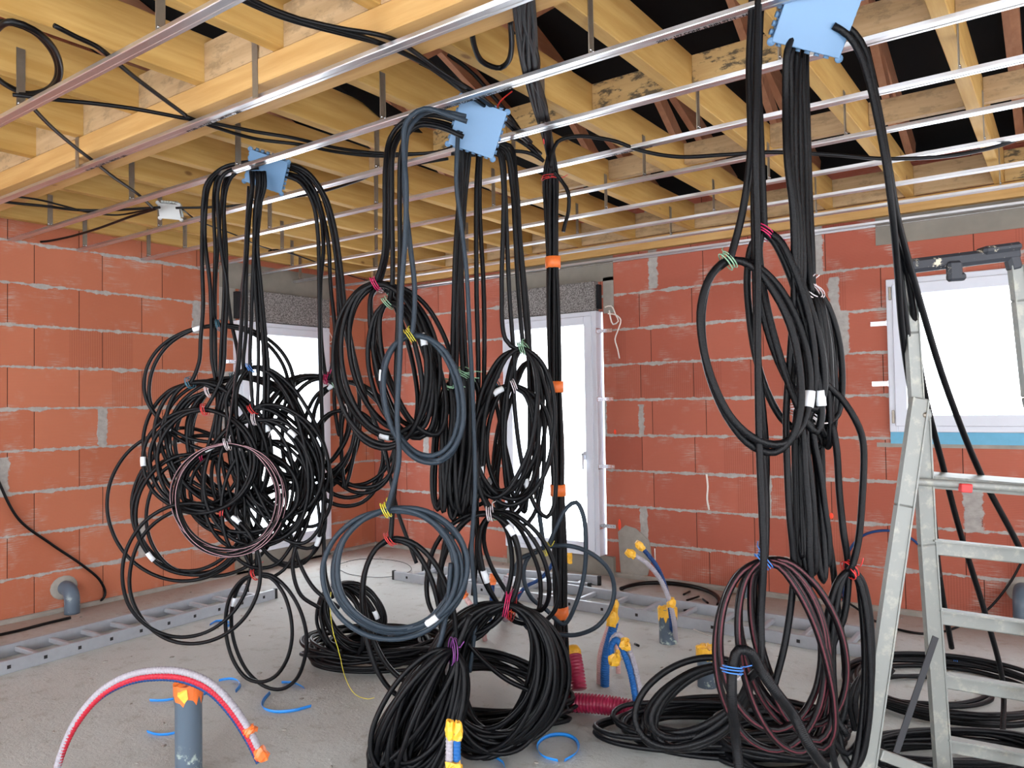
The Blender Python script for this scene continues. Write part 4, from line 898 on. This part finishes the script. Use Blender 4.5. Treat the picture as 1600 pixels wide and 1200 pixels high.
# platform
bm = bmesh.new(); c = [LP(1436, 742, .08), LP(1662, 760, .08), LP(1664, 752, .26), LP(1448, 736, .26)]
m0 = [bm.verts.new(v) for v in c]; m1 = [bm.verts.new(v - Vector((0, 0, .045))) for v in c]
bm.faces.new(m0); bm.faces.new(m1)
for k in range(4): bm.faces.new((m0[k], m0[(k + 1) % 4], m1[(k + 1) % 4], m1[k]))
bmobj('platform', bm, 'alu2', root)
tube('platform_bar', [LP(1424, 752), LP(1662, 768)], .014, 'alu2', root, 12)
box_ = bmesh.new(); bar(box_, LP(1500, 762, -.02), LP(1517, 763, -.02), .026, .03, Vector((0, 0, 1)), .003); bmobj('red_clip', box_, 'tie_red', root, label='small red plastic clip')
for (x0, y0, x1, y1, dd) in ((1452, 854, 1670, 876, .06), (1462, 962, 1685, 994, .08), (1470, 1062, 1700, 1100, .1), (1474, 1162, 1712, 1206, .12)):
    bm = bmesh.new(); A, B_ = LP(x0, y0, dd), LP(x1, y1, dd); bar(bm, A, B_, .03, .052, Vector((0, 0, 1)), .004); bar(bm, A + Vector((0, 0, .027)) - fwd * .012, B_ + Vector((0, 0, .027)) - fwd * .012, .05, .006, Vector((0, 0, 1)))
    bmobj('rung', bm, 'alu2', root)
bm = bmesh.new(); bar(bm, LP(1374, 1178, -.1), LP(1480, 1218, -.04), .028, .035, Vector((0, 0, 1)), .003); bar(bm, LP(1480, 1218, -.04), LP(1655, 1270, -.1), .028, .035, Vector((0, 0, 1)), .003); bmobj('brace', bm, 'alu2', root)
bm = bmesh.new(); bar(bm, LP(1462, 995, -.03), LP(1400, 1176, -.1), .022, .004, -fwd); bmobj('strap', bm, 'strap', root, label='dark webbing strap')
tube('hinge', [LP(1437, 648) - fwd * .03, LP(1437, 648) + fwd * .01], .026, 'alu2', root, 16); tube('hinge_pin', [LP(1437, 648) - fwd * .042, LP(1437, 648) - fwd * .03], .010, 'hang', root, 10)
bm = bmesh.new()
bar(bm, LP(1408, 418), LP(1592, 395), .045, .05, Vector((0, 0, 1)), .012); bmobj('top_rail', bm, 'capplast', root, label='black plastic top rail')
for s in ((1415, 412, 1419, 441), (1578, 392, 1586, 423)):
    bm = bmesh.new(); bar(bm, LP(s[0], s[1]), LP(s[2], s[3]), .045, .042, -fwd, .01); bmobj('corner_cap', bm, 'capplast', root)
bm = bmesh.new(); bar(bm, LP(1490, 408, -.02), LP(1492, 438, -.02), .05, .03, -fwd, .008); bar(bm, LP(1480, 434, -.02), LP(1508, 432, -.02), .03, .028, Vector((0, 0, 1)), .008); bmobj('hook', bm, 'capplast', root)
bm = bmesh.new(); bar(bm, LP(1530, 394, .0), LP(1590, 386, .0), .07, .03, Vector((0, 0, 1)), .01); bmobj('tray', bm, 'capplast', root)
tube('screw', [LP(1418, 450) - fwd * .022, LP(1418, 450) - fwd * .014], .008, 'screw', root, 12)

# ------------------------------------------------------------------ marks and small debris
def mark(x, y, ax, w, h, mat, label):
    p = hit(x, y, ax, -.002 if ax == 1 else .002); bm = bmesh.new()
    bmesh.ops.create_uvsphere(bm, u_segments=10, v_segments=6, radius=1, matrix=Matrix.Translation(p) @ Matrix.Diagonal((w if ax != 0 else .003, w if ax == 0 else (.003 if ax == 1 else w), h if ax != 2 else .002, 1)))
    return tagp(bmobj('paint_mark', bm, mat, None, True), label, 'paint mark', 'orange paint marks')
MB['fluo'] = plain('fluorescent_orange', (255, 74, 40), .6)
mark(961, 675, 1, .012, .022, 'fluo', 'orange paint dab on the wall beside the tall door, upper')
mark(968, 820, 1, .014, .05, 'fluo', 'orange paint streak on the wall beside the tall door, lower')
mark(1299, 806, 1, .016, .022, 'fluo', 'orange paint dot on the wall behind the right hand bundle')
mark(1282, 967, 1, .03, .02, 'fluo', 'orange paint dab at the wall foot behind the reddish coil')
tagp(tube('foam_bead', [hit(x, y, 1, -.004) for x, y in P('1104,741 1106,760 1105,780 1108,797')], .008, 'wirew'), 'white vertical bead of filler on the window wall', 'filler')
tagp(tube('foam_bead', [hit(x, y, 1, -.004) for x, y in P('1023,857 1024,880 1025,895')], .005, 'wirew'), 'short white filler drip low on the window wall', 'filler')
tagp(tube('white_wire', [fl(x, y, .004) for x, y in P('1077,980 1090,986 1105,992 1117,995')], .003, 'wirew'), 'short white wire on the slab by the long ladder', 'wire')
bm = bmesh.new()
for k in range(170):
    x, y = R.uniform(.1, 6.2), -R.uniform(.05, 4.6)
    s = R.uniform(.003, .012); bmesh.ops.create_icosphere(bm, subdivisions=1, radius=s, matrix=Matrix.Translation((x, y, s * .2)) @ Matrix.Rotation(R.uniform(0, 3), 4, 'Z') @ Matrix.Diagonal((1.4, .8, .5, 1)))
bmobj('rubble', bm, 'mortar', kind='stuff', label='crumbs of mortar scattered over the slab', category='debris')
